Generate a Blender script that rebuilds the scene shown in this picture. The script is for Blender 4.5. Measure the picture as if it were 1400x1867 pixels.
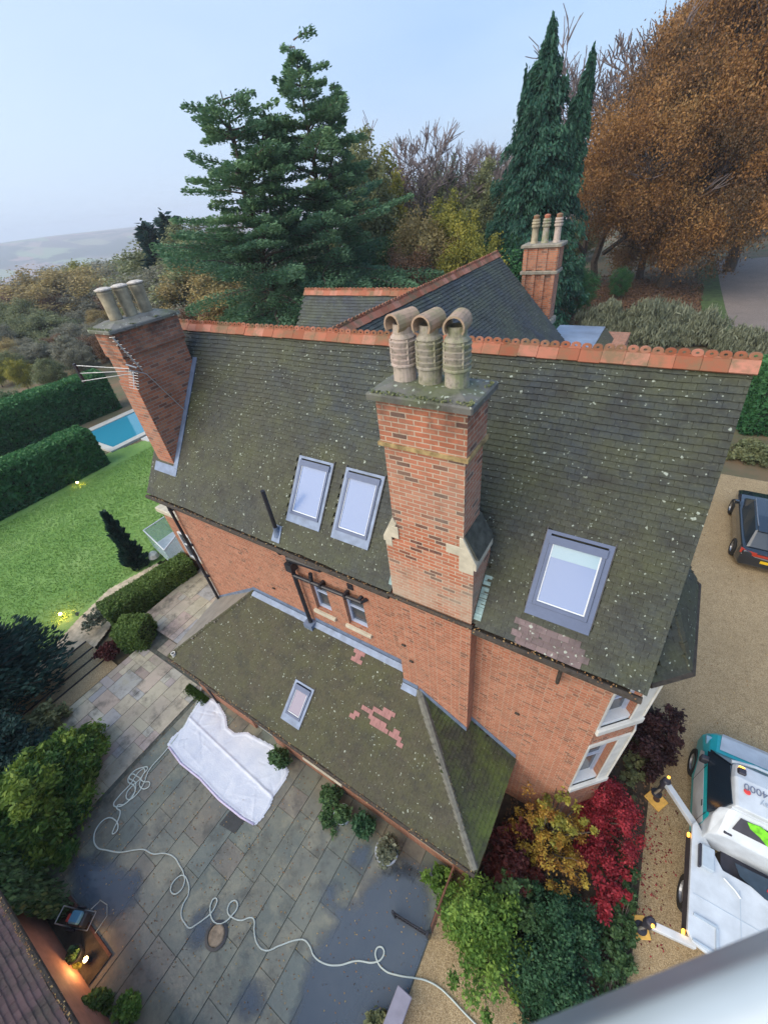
import bpy, math, random
import numpy as np
from mathutils import Vector, Matrix
random.seed(7); rng = np.random.default_rng(7)
R = math.radians
S = bpy.context.scene
for o in list(bpy.data.objects): bpy.data.objects.remove(o)
COL = S.collection
# ------------------------------------------------------------------ camera
RW = np.array([[0.846,-0.256,0.468],[0.523,0.569,-0.635],[-0.103,0.782,0.615]])
_z = np.array([-(825-700.), (1880-933.5), 745.]); _z /= np.linalg.norm(_z)       # world up in camera axes
_l = np.array([-645-700., -(527-933.5), -745.]); _l /= np.linalg.norm(_l)
_x = -_l; _x -= _x.dot(_z)*_z; _x /= np.linalg.norm(_x)
_y = np.cross(_z, _x)
RW = np.array([_x, _y, _z])
CH = 13.0
cam = bpy.data.cameras.new('camera'); camo = bpy.data.objects.new('camera', cam); COL.objects.link(camo)
cam.sensor_fit = 'VERTICAL'; cam.sensor_height = 24; cam.sensor_width = 18; cam.lens = 745/1867*24
cam.clip_start = 0.05; cam.clip_end = 30000
camo.matrix_world = Matrix([list(RW[0])+[0], list(RW[1])+[0], list(RW[2])+[CH], [0,0,0,1]])
cam.dof.use_dof = True; cam.dof.focus_distance = 13; cam.dof.aperture_fstop = 0.7
S.camera = camo
def ray(px, py): return RW @ np.array([px-700., -(py-933.5), -745.])
def at(px, py, z=0.0):
    v = ray(px, py); return Vector(v*((z-CH)/v[2])) + Vector((0,0,CH))
def atd(px, py, d):
    v = ray(px, py); return Vector(v*(d/math.hypot(v[0], v[1]))) + Vector((0,0,CH))
# ------------------------------------------------------------------ world, sun, exposure
SUN_EL, SUN_AZ = 38, 205
W = bpy.data.worlds.new('World'); S.world = W; W.use_nodes = True
nt = W.node_tree; nt.nodes.clear()
def nn(nt, t, **k):
    n = nt.nodes.new(t)
    for a, b in k.items():
        if a.startswith('i_'): n.inputs[a[2:].replace('_', ' ')].default_value = b
        else: setattr(n, a, b)
    return n
sky = nn(nt, 'ShaderNodeTexSky'); sky.sky_type = 'NISHITA'; sky.sun_disc = False
sky.sun_elevation = R(SUN_EL); sky.sun_rotation = R(SUN_AZ); sky.dust_density = 2.5; sky.air_density = 1.2; sky.ozone_density = 2
tc = nn(nt, 'ShaderNodeTexCoord')
mp = nn(nt, 'ShaderNodeMapping'); mp.inputs['Scale'].default_value = (1, 1, 3.2)
nz = nn(nt, 'ShaderNodeTexNoise'); nz.inputs['Scale'].default_value = 1.3; nz.inputs['Detail'].default_value = 5; nz.inputs['Roughness'].default_value = .5
cr = nn(nt, 'ShaderNodeValToRGB'); cr.color_ramp.elements[0].position = .36; cr.color_ramp.elements[1].position = .62
cr.color_ramp.elements[0].color = (1.35, 2.6, 5.0, 1); cr.color_ramp.elements[1].color = (2.6, 3.7, 5.3, 1)
# brighter towards the left (west) horizon
sep = nn(nt, 'ShaderNodeVectorMath', operation='DOT_PRODUCT'); sep.inputs[1].default_value = (-0.95, 0.1, -0.1)
mr = nn(nt, 'ShaderNodeMapRange'); mr.inputs[1].default_value = 0.25; mr.inputs[2].default_value = 1.0
mxw = nn(nt, 'ShaderNodeMix', data_type='RGBA'); mxw.inputs['B'].default_value = (4.0, 4.8, 5.9, 1)
mx = nn(nt, 'ShaderNodeMix', data_type='RGBA'); mx.inputs['Factor'].default_value = .86
bg = nn(nt, 'ShaderNodeBackground'); bg.inputs['Strength'].default_value = .1
ow = nn(nt, 'ShaderNodeOutputWorld')
L = nt.links.new
L(tc.outputs['Generated'], mp.inputs['Vector']); L(mp.outputs[0], nz.inputs['Vector']); L(nz.outputs['Fac'], cr.inputs['Fac'])
L(tc.outputs['Generated'], sep.inputs[0]); L(sep.outputs['Value'], mr.inputs[0]); L(mr.outputs[0], mxw.inputs['Factor']); L(cr.outputs[0], mxw.inputs['A'])
L(sky.outputs[0], mx.inputs['A']); L(mxw.outputs['Result'], mx.inputs['B']); L(mx.outputs['Result'], bg.inputs['Color']); L(bg.outputs[0], ow.inputs['Surface'])
sl = bpy.data.lights.new('sun', 'SUN'); sl.energy = 2.2; sl.angle = R(70); sl.color = (1, .87, .68)
so = bpy.data.objects.new('sun', sl); COL.objects.link(so); so.rotation_euler = (R(90-SUN_EL), 0, R(180-SUN_AZ)); so.location = (0, 0, 60)
S.view_settings.view_transform = 'Standard'; S.view_settings.look = 'None'; S.view_settings.exposure = 1.0; S.view_settings.gamma = 1
S.render.engine = 'CYCLES'; S.render.resolution_x = 767; S.render.resolution_y = 1024
S.cycles.max_bounces = 6; S.cycles.transparent_max_bounces = 8; S.cycles.volume_bounces = 2
try: S.cycles.use_denoising = True
except Exception: pass
# ------------------------------------------------------------------ object helpers
def tag(o, label=None, cat=None, group=None, kind=None):
    if label: o['label'] = label
    if cat: o['category'] = cat
    if group: o['group'] = group
    if kind: o['kind'] = kind
    return o
def empty(name, loc=(0,0,0), label=None, cat=None, group=None):
    o = bpy.data.objects.new(name, None); COL.objects.link(o); o.location = loc; o.empty_display_size = .2
    return tag(o, label, cat, group)
class MB:
    def __init__(s): s.v = []; s.f = []; s.m = []; s.M = Matrix.Identity(4); s.mi = 0
    def add(s, vs, fs):
        b = len(s.v); s.v += [tuple(s.M @ Vector(v)) for v in vs]
        s.f += [tuple(b+i for i in f) for f in fs]; s.m += [s.mi]*len(fs); return s
    def box(s, x0, x1, y0, y1, z0, z1):
        return s.add([(x0,y0,z0),(x1,y0,z0),(x1,y1,z0),(x0,y1,z0),(x0,y0,z1),(x1,y0,z1),(x1,y1,z1),(x0,y1,z1)],
                     [(0,3,2,1),(4,5,6,7),(0,1,5,4),(1,2,6,5),(2,3,7,6),(3,0,4,7)])
    def bbox(s, x0, x1, y0, y1, z0, z1, b=.01):       # box with chamfered top and vertical edges
        def ring(i, z): return [(x0+i,y0,z),(x1-i,y0,z),(x1,y0+i,z),(x1,y1-i,z),(x1-i,y1,z),(x0+i,y1,z),(x0,y1-i,z),(x0,y0+i,z)]
        vs = ring(b, z0)+ring(b, z1-b)+[(min(max(x,x0+b),x1-b), min(max(y,y0+b),y1-b), z1) for x,y,z in ring(b, z1)]
        fs = [tuple(range(7,-1,-1)), tuple(range(16,24))]
        for k in range(2):
            for i in range(8): j=(i+1)%8; fs.append((k*8+i,k*8+j,k*8+8+j,k*8+8+i))
        return s.add(vs, fs)
    def prism(s, poly, d):                            # poly: 3-D points, d: extrusion vector
        n = len(poly); d = Vector(d); P = [Vector(p) for p in poly]
        return s.add(P+[p+d for p in P], [tuple(range(n-1,-1,-1)), tuple(range(n,2*n))]+[(i,(i+1)%n,n+(i+1)%n,n+i) for i in range(n)])
    def tube(s, pts, r, n=8, cap=True):
        pts = [Vector(p) for p in pts]; rs = r if isinstance(r,(list,tuple)) else [r]*len(pts)
        rings = []; up = None
        for i,p in enumerate(pts):
            d = (pts[min(i+1,len(pts)-1)]-pts[max(i-1,0)]).normalized()
            if up is None: up = d.orthogonal().normalized()
            up = (up-d*up.dot(d)); up = up.normalized() if up.length>1e-6 else d.orthogonal().normalized()
            w = d.cross(up)
            rings += [p+(up*math.cos(a)+w*math.sin(a))*rs[i] for a in [2*math.pi*k/n for k in range(n)]]
        fs = [(i*n+k,i*n+(k+1)%n,(i+1)*n+(k+1)%n,(i+1)*n+k) for i in range(len(pts)-1) for k in range(n)]
        if cap: fs += [tuple(range(n-1,-1,-1)), tuple(range((len(pts)-1)*n, len(pts)*n))]
        return s.add(rings, fs)
    def lathe(s, c, prof, n=20, axis='Z'):            # prof: (r, h)
        c = Vector(c); vs = []
        for r,h in prof:
            for k in range(n):
                a = 2*math.pi*k/n; x,y = r*math.cos(a), r*math.sin(a)
                vs.append(c+Vector({'Z':(x,y,h),'X':(h,x,y),'Y':(y,h,x)}[axis]))
        fs = [(i*n+k,i*n+(k+1)%n,(i+1)*n+(k+1)%n,(i+1)*n+k) for i in range(len(prof)-1) for k in range(n)]
        return s.add(vs, fs)
    def split(s, name, mats, parent=None, **k):
        par = list(range(len(s.v)))
        def fd(i):
            while par[i]!=i: par[i] = par[par[i]]; i = par[i]
            return i
        for f in s.f:
            for i in f[1:]: par[fd(i)] = fd(f[0])
        g = {}
        for f in s.f: g.setdefault(fd(f[0]),[]).append(f)
        out = None
        for fs in g.values():
            m = MB(); ids = sorted({i for f in fs for i in f}); mp_ = {a:b for b,a in enumerate(ids)}
            m.v = [s.v[i] for i in ids]; m.f = [tuple(mp_[i] for i in f) for f in fs]; m.m = [0]*len(m.f); o = m.build(name,mats,parent,**k); out = out or o
        return out
    def build(s, name, mats, parent=None, smooth=False, loc=None, bevel=0):
        me = bpy.data.meshes.new(name); me.from_pydata(s.v, [], s.f)
        mats = mats if isinstance(mats,(list,tuple)) else [mats]
        for m in mats: me.materials.append(m)
        if len(mats)>1: me.polygons.foreach_set('material_index', s.m)
        uv = me.uv_layers.new(name='UVMap'); co = np.array(s.v, float)
        if smooth: me.polygons.foreach_set('use_smooth', [True]*len(me.polygons))
        Z = Vector((0,0,1))
        for p in me.polygons:
            n = p.normal
            if abs(n.z) > .985: t = Vector((1,0,0)); b = Vector((0,1,0))
            else: t = Z.cross(n).normalized(); b = n.cross(t)
            for li in p.loop_indices:
                v = me.vertices[me.loops[li].vertex_index].co
                uv.data[li].uv = (v.dot(t), v.dot(b))
        me.update()
        o = bpy.data.objects.new(name, me); COL.objects.link(o)
        if parent is not None: o.parent = parent
        if bevel:
            b = o.modifiers.new('bevel','BEVEL'); b.width = bevel; b.segments = 2; b.limit_method = 'ANGLE'
        if parent is not None and parent.location.length > 0:
            top = parent
            off = Vector((0,0,0))
            while top: off += top.location; top = top.parent
            me.transform(Matrix.Translation(-off))
        return o
def fastmesh(name, co, faces, mat, parent=None, tint=None, smooth=False):
    co = np.asarray(co, np.float32).reshape(-1,3); faces = np.asarray(faces, np.int32); k = faces.shape[1]
    me = bpy.data.meshes.new(name); me.vertices.add(len(co)); me.vertices.foreach_set('co', co.ravel())
    me.loops.add(faces.size); me.loops.foreach_set('vertex_index', faces.ravel())
    me.polygons.add(len(faces)); me.polygons.foreach_set('loop_start', np.arange(0, faces.size, k, dtype=np.int32))
    try: me.polygons.foreach_set('loop_total', np.full(len(faces), k, dtype=np.int32))
    except Exception: pass
    if tint is not None:
        a = me.attributes.new('tint', 'FLOAT', 'FACE'); a.data.foreach_set('value', np.asarray(tint, np.float32))
    me.materials.append(mat)
    if smooth: me.polygons.foreach_set('use_smooth', np.ones(len(faces), bool))
    me.update(calc_edges=True); me.validate()
    o = bpy.data.objects.new(name, me); COL.objects.link(o)
    if parent is not None: o.parent = parent
    return o
# ------------------------------------------------------------------ materials
class NT:
    def __init__(s, name):
        s.m = bpy.data.materials.new(name); s.m.use_nodes = True; s.t = s.m.node_tree; s.t.nodes.clear()
        s.out = s.n('ShaderNodeOutputMaterial'); s.p = s.n('ShaderNodeBsdfPrincipled'); s.l(s.p.outputs[0], s.out.inputs[0])
        s._o = None
    def n(s, t, **k): return nn(s.t, t, **k)
    def l(s, a, b): s.t.links.new(a, b)
    def set(s, **k):
        for a, b in k.items():
            i = s.p.inputs[a.replace('_', ' ')]
            if hasattr(b, 'is_output') or isinstance(b, bpy.types.NodeSocket): s.l(b, i)
            else: i.default_value = b
        return s
    def obj(s):
        if s._o is None: s._o = s.n('ShaderNodeTexCoord')
        return s._o.outputs['Object']
    def uv(s):
        s.obj(); return s._o.outputs['UV']
    def noise(s, scale, detail=4, rough=.55, vec=None, dist=0):
        n = s.n('ShaderNodeTexNoise'); n.inputs['Scale'].default_value = scale; n.inputs['Detail'].default_value = detail
        n.inputs['Roughness'].default_value = rough; n.inputs['Distortion'].default_value = dist
        s.l(vec if vec is not None else s.obj(), n.inputs['Vector']); return n.outputs['Fac']
    def vor(s, scale, feat='F1', vec=None, out='Distance', rand=1):
        n = s.n('ShaderNodeTexVoronoi'); n.feature = feat; n.inputs['Scale'].default_value = scale; n.inputs['Randomness'].default_value = rand
        s.l(vec if vec is not None else s.obj(), n.inputs['Vector']); return n.outputs[out]
    def ramp(s, fac, stops, interp='LINEAR'):
        n = s.n('ShaderNodeValToRGB'); n.color_ramp.interpolation = interp; e = n.color_ramp.elements
        while len(e) < len(stops): e.new(.5)
        for i,(p,c) in enumerate(stops):
            e[i].position = p; e[i].color = (c,c,c,1) if isinstance(c,(int,float)) else (*c,1)
        s.l(fac, n.inputs['Fac']); return n.outputs['Color']
    def mix(s, f, a, b, mode='MIX'):
        n = s.n('ShaderNodeMix', data_type='RGBA', blend_type=mode)
        for k, v in (('Factor',f),('A',a),('B',b)):
            i = n.inputs[k]
            if isinstance(v, bpy.types.NodeSocket): s.l(v, i)
            elif k == 'Factor': i.default_value = v
            else: i.default_value = (*v,1) if not isinstance(v,(int,float)) else (v,v,v,1)
        return n.outputs['Result']
    def math(s, op, a, b=0):
        n = s.n('ShaderNodeMath', operation=op)
        for i, v in enumerate((a,b)):
            if isinstance(v, bpy.types.NodeSocket): s.l(v, n.inputs[i])
            else: n.inputs[i].default_value = v
        return n.outputs[0]
    def bump(s, h, strength=.5, dist=.01):
        n = s.n('ShaderNodeBump'); n.inputs['Strength'].default_value = strength; n.inputs['Distance'].default_value = dist
        s.l(h, n.inputs['Height']); s.l(n.outputs[0], s.p.inputs['Normal']); return s
    def island(s): return s.n('ShaderNodeNewGeometry').outputs['Random Per Island']
    def attr(s, a='tint'):
        n = s.n('ShaderNodeAttribute'); n.attribute_name = a; return n.outputs['Fac']
def plain(name, col, rough=.5, metal=0, var=.12, nscale=6, bump=0, spec=.5):
    t = NT(name); f = t.noise(nscale, 5)
    c = t.mix(t.ramp(f, [(.3,0.0),(.7,1.0)]), tuple(x*(1-var) for x in col), tuple(min(1,x*(1+var)) for x in col))
    t.set(Base_Color=c, Roughness=rough, Metallic=metal); t.p.inputs['Specular IOR Level'].default_value = spec
    if bump: t.bump(t.noise(nscale*6, 4), .4, bump)
    return t.m
def brickmat(name, ramp, mortar, bw=.225, rh=.075, ms=.009, squash=1.0, stain=.35, grime=None, blotch=(.30,.27,.22)):
    t = NT(name); b = t.n('ShaderNodeTexBrick'); t.l(t.uv(), b.inputs['Vector'])
    b.inputs['Color1'].default_value = (0,0,0,1); b.inputs['Color2'].default_value = (1,1,1,1); b.inputs['Mortar'].default_value = (.5,.5,.5,1)
    b.inputs['Scale'].default_value = 1; b.inputs['Brick Width'].default_value = bw; b.inputs['Row Height'].default_value = rh
    b.inputs['Mortar Size'].default_value = ms; b.inputs['Mortar Smooth'].default_value = .3; b.squash = squash; b.squash_frequency = 2
    c = t.ramp(b.outputs['Color'], ramp)
    c = t.mix(t.ramp(t.noise(14,5,.7), [(.35,0.0),(.75,.5)]), c, (.30,.12,.07))
    c = t.mix(b.outputs['Fac'], c, mortar)
    c = t.mix(t.ramp(t.noise(.9,6,.65), [(.45,0.0),(.75,stain)]), c, blotch)
    c = t.mix(t.ramp(t.noise(3.2,6,.7), [(.50,0.0),(.70,.45)]), c, (.18,.10,.065))
    if grime:
        sz = t.n('ShaderNodeSeparateXYZ'); t.l(t.obj(), sz.inputs[0])
        m1 = t.n('ShaderNodeMapRange'); m1.inputs[1].default_value = grime[0]-.75; m1.inputs[2].default_value = grime[0]; t.l(sz.outputs[2], m1.inputs[0])
        c = t.mix(t.math('MULTIPLY', m1.outputs[0], t.ramp(t.noise(2.5,7,.75), [(.40,0.0),(.60,.85)])), c, (.045,.038,.032))
        m2 = t.n('ShaderNodeMapRange'); m2.inputs[1].default_value = grime[1]; m2.inputs[2].default_value = grime[1]-1.1; t.l(sz.outputs[2], m2.inputs[0])
        c = t.mix(t.math('MULTIPLY', m2.outputs[0], t.ramp(t.noise(1.8,6,.7), [(.36,.15),(.60,.75)])), c, (.45,.38,.29))
    t.set(Base_Color=c, Roughness=.9); h = t.math('SUBTRACT', t.noise(40,4), b.outputs['Fac']); t.bump(h, .6, .008)
    return t.m
red = [(0.0,(.075,.035,.03)),(.09,(.10,.04,.03)),(.13,(.40,.115,.05)),(.4,(.48,.165,.09)),(.7,(.42,.135,.07)),(1.0,(.56,.24,.14))]
m_brick = brickmat('brick_wall', [(0.0,(.16,.08,.055)),(.15,(.35,.125,.07)),(.6,(.41,.145,.078)),(1.0,(.50,.215,.13))], (.40,.28,.20), bw=.17, ms=.008, squash=.6, stain=.6, blotch=(.36,.20,.13))
m_stack = brickmat('chimney_brick', red, (.50,.41,.31), stain=.5, grime=(10.97,8.3))
m_stackold = brickmat('old_chimney_brick', [(0,(.10,.05,.04)),(.12,(.33,.11,.06)),(.6,(.47,.155,.075)),(1,(.52,.21,.11))], (.30,.25,.20), stain=.4, grime=(11.15,5))
def tilemat(name, base, alt, moss, mossamt, lich, purple=None):
    t = NT(name); r = t.island()
    c = t.mix(t.ramp(t.noise(.35,5,.6), [(.38,0.0),(.62,1.0)]), base, alt)
    c = t.mix(t.ramp(r, [(0,0.0),(1,1.0)]), c, tuple(x*1.7 for x in base), 'MIX') if False else t.mix(.6, c, t.ramp(r, [(0,.6),(.5,.95),(1,1.35)]), 'MULTIPLY')
    c = t.mix(t.ramp(t.noise(1.1,7,.7), [(.5-mossamt*.25,0.0),(.68,1.0)]), c, moss)
    c = t.mix(t.ramp(t.noise(26,5,.75), [(.5,0.0),(.8,.5)]), c, (.16,.17,.12))
    c = t.mix(t.ramp(t.noise(2.3,8,.75), [(.50,0.0),(.66,.7)]), c, (.022,.022,.018))
    # lichen: small irregular pale spots, denser in some places
    wv = t.n('ShaderNodeVectorMath', operation='ADD'); nz = t.n('ShaderNodeTexNoise'); nz.inputs['Scale'].default_value = 18
    sc = t.n('ShaderNodeVectorMath', operation='SCALE'); sc.inputs['Scale'].default_value = .07; t.l(t.obj(), nz.inputs['Vector']); t.l(nz.outputs['Color'], sc.inputs[0])
    t.l(t.obj(), wv.inputs[0]); t.l(sc.outputs[0], wv.inputs[1])
    for k,(s_,th) in enumerate(((13,.13),(5.5,.10),(2.0,.035))):
        n = t.n('ShaderNodeTexVoronoi'); n.inputs['Scale'].default_value = s_; t.l(wv.outputs[0], n.inputs['Vector'])
        sp = t.math('LESS_THAN', n.outputs['Distance'], th*lich)
        sepc = t.n('ShaderNodeSeparateColor'); t.l(n.outputs['Color'], sepc.inputs[0])
        dens = t.math('GREATER_THAN', t.math('ADD', sepc.outputs[0], t.math('MULTIPLY', t.noise(1.1,5,.65), 2.2)), (1.60,1.56,1.54)[k])
        c = t.mix(t.math('MULTIPLY', t.math('MULTIPLY', sp, dens), .65), c, (.46,.52,.44))
    t.set(Base_Color=c, Roughness=.72); t.bump(t.noise(60,5,.7), .5, .006)
    return t.m
m_tile = tilemat('mossy_dark_roof_tile', (.027,.036,.043), (.043,.043,.029), (.056,.062,.026), .45, 1.1)
m_tile_ext = tilemat('mossy_olive_roof_tile', (.042,.036,.025), (.056,.048,.024), (.058,.060,.018), .55, 1.1)
m_tile_wing = tilemat('slate_grey_roof_tile', (.042,.050,.064), (.052,.06,.052), (.066,.078,.048), .3, .8)
m_purple = tilemat('new_pinkish_roof_tile', (.16,.11,.115), (.15,.11,.11), (.13,.11,.09), 0, 1.6)
m_pink = plain('replacement_pink_tile', (.30,.15,.14), .8, var=.2, nscale=9)
m_garage_tile = tilemat('reddish_brown_roof_tile', (.15,.085,.085), (.13,.075,.07), (.11,.08,.06), 0, .25)
def ridgemat():
    t = NT('orange_ridge_tile'); r = t.island()
    c = t.ramp(r, [(0,(.24,.075,.035)),(.5,(.36,.125,.07)),(1,(.46,.20,.14))])
    c = t.mix(t.ramp(t.noise(3,6,.7), [(.44,0.0),(.62,.8)]), c, (.15,.12,.065))
    t.set(Base_Color=c, Roughness=.85); t.bump(t.noise(30,4), .4, .006); return t.m
m_ridge = ridgemat()
m_lead = plain('lead_sheet', (.16,.21,.31), .45, .15, var=.25, nscale=5)
m_velux = plain('grey_aluminium_cladding', (.085,.115,.20), .5, .1, var=.08)
m_black = plain('black_cast_iron', (.022,.023,.030), .4, var=.3)
m_gutter = plain('leaf_filled_black_gutter', (.045,.036,.028), .8, var=.4, nscale=12)
m_white = plain('white_painted_wood', (.62,.66,.70), .5, var=.06)
m_winbl = plain('pale_blue_shaded_frame', (.40,.47,.62), .5, var=.08)
m_stone = plain('weathered_limestone', (.50,.46,.36), .85, var=.2, nscale=5, bump=.004)
m_stonew = plain('pale_bay_stone', (.55,.55,.52), .8, var=.14, nscale=4, bump=.003)
def mosspot(name, a, b, c, amt):
    t = NT(name); col = t.mix(t.ramp(t.noise(5,6,.7),[(.5-amt,0.0),(.62,1.0)]), a, b); col = t.mix(t.ramp(t.noise(14,6,.7),[(.5,0.0),(.7,.8)]), col, c); t.set(Base_Color=col, Roughness=.88); t.bump(t.noise(40,4),.5,.004); return t.m
def glassm(name, col, rough=.22, k=.5):
    t = NT(name); t.set(Base_Color=(*col,1), Roughness=rough, Metallic=0.0); t.p.inputs['Specular IOR Level'].default_value = 1.0
    t.p.inputs['Coat Weight'].default_value = .25; t.p.inputs['Coat Roughness'].default_value = .2; t.p.inputs['Specular IOR Level'].default_value = .7; return t.m
m_glass = glassm('dark_window_glass', (.05,.06,.07))
m_skypane = glassm('roof_window_glass_painted_sky_blue', (.12,.20,.40))  # pane over a blind; the reflected sky's blue is put into its base colour
m_blind2 = glassm('roof_window_glass_clear_strip', (.22,.36,.45))
def leafmat(name, cols, trans=.25, rough=.6):
    t = NT(name); f = t.attr(); st = [(i/max(1,len(cols)-1), c) for i,c in enumerate(cols)]
    c = t.ramp(f, st); t.set(Base_Color=c, Roughness=rough); t.p.inputs['Specular IOR Level'].default_value = .3
    tr = t.n('ShaderNodeBsdfTranslucent'); t.l(c, tr.inputs[0]); ms = t.n('ShaderNodeMixShader'); ms.inputs[0].default_value = trans
    t.l(t.p.outputs[0], ms.inputs[1]); t.l(tr.outputs[0], ms.inputs[2]); t.l(ms.outputs[0], t.out.inputs[0]); return t.m
m_bark = plain('grey_brown_bark', (.09,.07,.055), .9, var=.4, nscale=8, bump=.01)
m_twig = plain('bare_twig', (.16,.13,.13), .9, var=.2)
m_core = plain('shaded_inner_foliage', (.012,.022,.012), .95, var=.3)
LF = dict(
 cedar=leafmat('cedar_needles', [(.045,.10,.068),(.08,.17,.10),(.13,.25,.125),(.20,.32,.14)]),
 spruce=leafmat('dark_conifer_foliage', [(.014,.058,.042),(.028,.10,.065),(.06,.165,.095)]),
 beech=leafmat('orange_beech_leaves', [(.04,.035,.022),(.11,.07,.035),(.27,.135,.045),(.38,.20,.065),(.30,.20,.085)]),
 beechtop=leafmat('brown_beech_leaves', [(.07,.055,.055),(.15,.10,.09),(.23,.14,.11)]),
 olive=leafmat('olive_leaves', [(.11,.14,.07),(.18,.21,.10),(.27,.28,.13)]),
 gold=leafmat('golden_leaves', [(.20,.16,.07),(.34,.26,.11),(.46,.37,.15)]),
 yellow=leafmat('yellow_green_leaves', [(.10,.12,.03),(.26,.26,.05),(.45,.38,.06)]),
 rust=leafmat('rusty_leaves', [(.11,.065,.045),(.19,.11,.065),(.26,.15,.085)]),
 grey=leafmat('grey_twiggy_foliage', [(.14,.15,.11),(.21,.21,.155),(.29,.28,.20)]),
 green=leafmat('mid_green_leaves', [(.035,.08,.035),(.07,.145,.055),(.12,.21,.08)]),
 dkgreen=leafmat('deep_green_hedge_leaves', [(.018,.075,.036),(.045,.155,.055),(.10,.26,.08)]),
 laurel=leafmat('bright_laurel_leaves', [(.022,.07,.022),(.045,.12,.028),(.11,.20,.035),(.24,.32,.05)]),
 hedge=leafmat('clipped_hedge_leaves', [(.045,.095,.022),(.10,.175,.04),(.20,.29,.065)]),
 lime=leafmat('lime_green_leaves', [(.05,.12,.025),(.13,.25,.045),(.25,.38,.07)]),
 blueg=leafmat('bluish_green_leaves', [(.014,.055,.028),(.035,.105,.050),(.075,.17,.075)]),
 maple=leafmat('crimson_maple_leaves', [(.09,.012,.02),(.26,.022,.035),(.48,.05,.065)]),
 amber=leafmat('amber_yellow_leaves', [(.12,.05,.02),(.30,.14,.03),(.46,.30,.05),(.50,.42,.08)]),
 dkred=leafmat('dark_red_leaves', [(.03,.01,.012),(.09,.02,.02),(.16,.04,.03)]),
 dkpurple=leafmat('purple_black_leaves', [(.02,.012,.015),(.045,.022,.026),(.09,.04,.04)]),
 silver=leafmat('silvery_green_foliage', [(.10,.12,.08),(.19,.21,.14),(.28,.30,.21)]),
 bluedk=leafmat('dark_blue_green_needles', [(.010,.035,.032),(.022,.065,.055),(.045,.10,.08)]),
 litter=leafmat('fallen_leaf_brown', [(.20,.10,.05),(.40,.22,.10),(.55,.42,.18)]),
 grass=leafmat('lawn_blades', [(.15,.28,.06),(.20,.35,.08),(.26,.42,.12)], .15))
# ------------------------------------------------------------------ foliage helpers
def leaves(name, C, size, mat, parent=None, tint=None, dirs=None, elong=1.6, up=0.0, flat=0.0):
    """diamond leaves: C (N,3) centres, size (N,) or float; dirs optional long axis"""
    C = np.asarray(C, float); N = len(C); size = np.broadcast_to(np.asarray(size, float), (N,))
    a = rng.normal(size=(N,3))*np.array([1,1,.6]) if dirs is None else np.asarray(dirs, float)+rng.normal(size=(N,3))*.25
    a /= np.linalg.norm(a, axis=1)[:,None]+1e-9
    b = rng.normal(size=(N,3)); b[:,2] *= (1-flat); b -= (b*a).sum(1)[:,None]*a; b /= np.linalg.norm(b, axis=1)[:,None]+1e-9
    a = a*(size*elong*.5)[:,None]; b = b*(size*.5)[:,None]
    co = np.stack([C-a, C+b-a*.1, C+a, C-b-a*.1], 1).reshape(-1,3)
    f = np.arange(N*4).reshape(N,4)
    if tint is None: tint = rng.random(N)
    return fastmesh(name, co, f, mat, parent, np.clip(tint,0,1))
def clump_pts(centres, rad, n, flat=1.0):
    k = len(centres); c = np.repeat(np.asarray(centres, float), n, 0); r = np.repeat(np.broadcast_to(rad,(k,)), n)
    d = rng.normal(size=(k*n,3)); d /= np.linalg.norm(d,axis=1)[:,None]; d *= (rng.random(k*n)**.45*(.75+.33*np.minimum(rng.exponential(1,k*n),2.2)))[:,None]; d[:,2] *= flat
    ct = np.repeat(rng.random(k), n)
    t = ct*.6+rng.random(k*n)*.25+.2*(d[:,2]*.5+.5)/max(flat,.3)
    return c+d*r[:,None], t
def limb(mb, p0, p1, r0, r1, sag=0, n=5, seg=5, wob=.05):
    p0, p1 = Vector(p0), Vector(p1); ln = (p1-p0).length; pts = []
    for i in range(n+1):
        t = i/n; p = p0.lerp(p1, t); p.z += sag*math.sin(math.pi*t)*ln
        if 0<i<n: p += Vector((random.gauss(0,1),random.gauss(0,1),random.gauss(0,1)))*wob*ln/n
        pts.append(p)
    mb.tube(pts, [r0+(r1-r0)*i/n for i in range(n+1)], seg)
def decid(name, loc, h, rad, leaf, label, cat='tree', group=None, nclump=70, per=70, lsize=.3, base=.18, shape=1.0, trunk=.3, flat=.8, crad=.27, keep=None, droop=0, taper=.45):
    """broadleaf tree: tapered trunk, limbs to the clumps, crown of leaf clumps with gaps"""
    root = empty(name, loc, label, cat, group)
    zc = h*(base+(1-base)/2); rz = h*(1-base)/2
    d = rng.normal(size=(nclump,3)); d /= np.linalg.norm(d,axis=1)[:,None]
    rr = (.45+.55*rng.random(nclump)**.6)*(1+.22*np.sin(d[:,0]*5+d[:,1]*4+rng.random()*6)*shape)
    cc = d*rr[:,None]*np.array([rad*.86,rad*.86,rz*.9])+np.array([0,0,zc])
    if droop: cc[:,:2] *= (1-taper*np.clip((cc[:,2]-h*.35)/(h*.65),0,1))[:,None]
    if keep is not None: cc = cc[keep(cc)]; nclump = len(cc)
    tb = MB(); limb(tb, (0,0,-1), (random.uniform(-.3,.3),random.uniform(-.3,.3),h*.8), trunk, trunk*.12, 0, 7, 8, .12)
    for c in cc[::3]: limb(tb, (0,0,max(h*.1,min(h*.6,c[2]*.55))), c, trunk*.32, trunk*.05, .06, 4, 4)
    me_t = tb.build('trunk', m_bark, None); me_t.parent = root
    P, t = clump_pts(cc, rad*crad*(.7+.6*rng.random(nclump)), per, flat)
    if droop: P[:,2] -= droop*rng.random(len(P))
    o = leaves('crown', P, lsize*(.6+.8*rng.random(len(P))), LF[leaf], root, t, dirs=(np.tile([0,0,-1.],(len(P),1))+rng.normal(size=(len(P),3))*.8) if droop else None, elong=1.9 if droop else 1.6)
    return root
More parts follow.
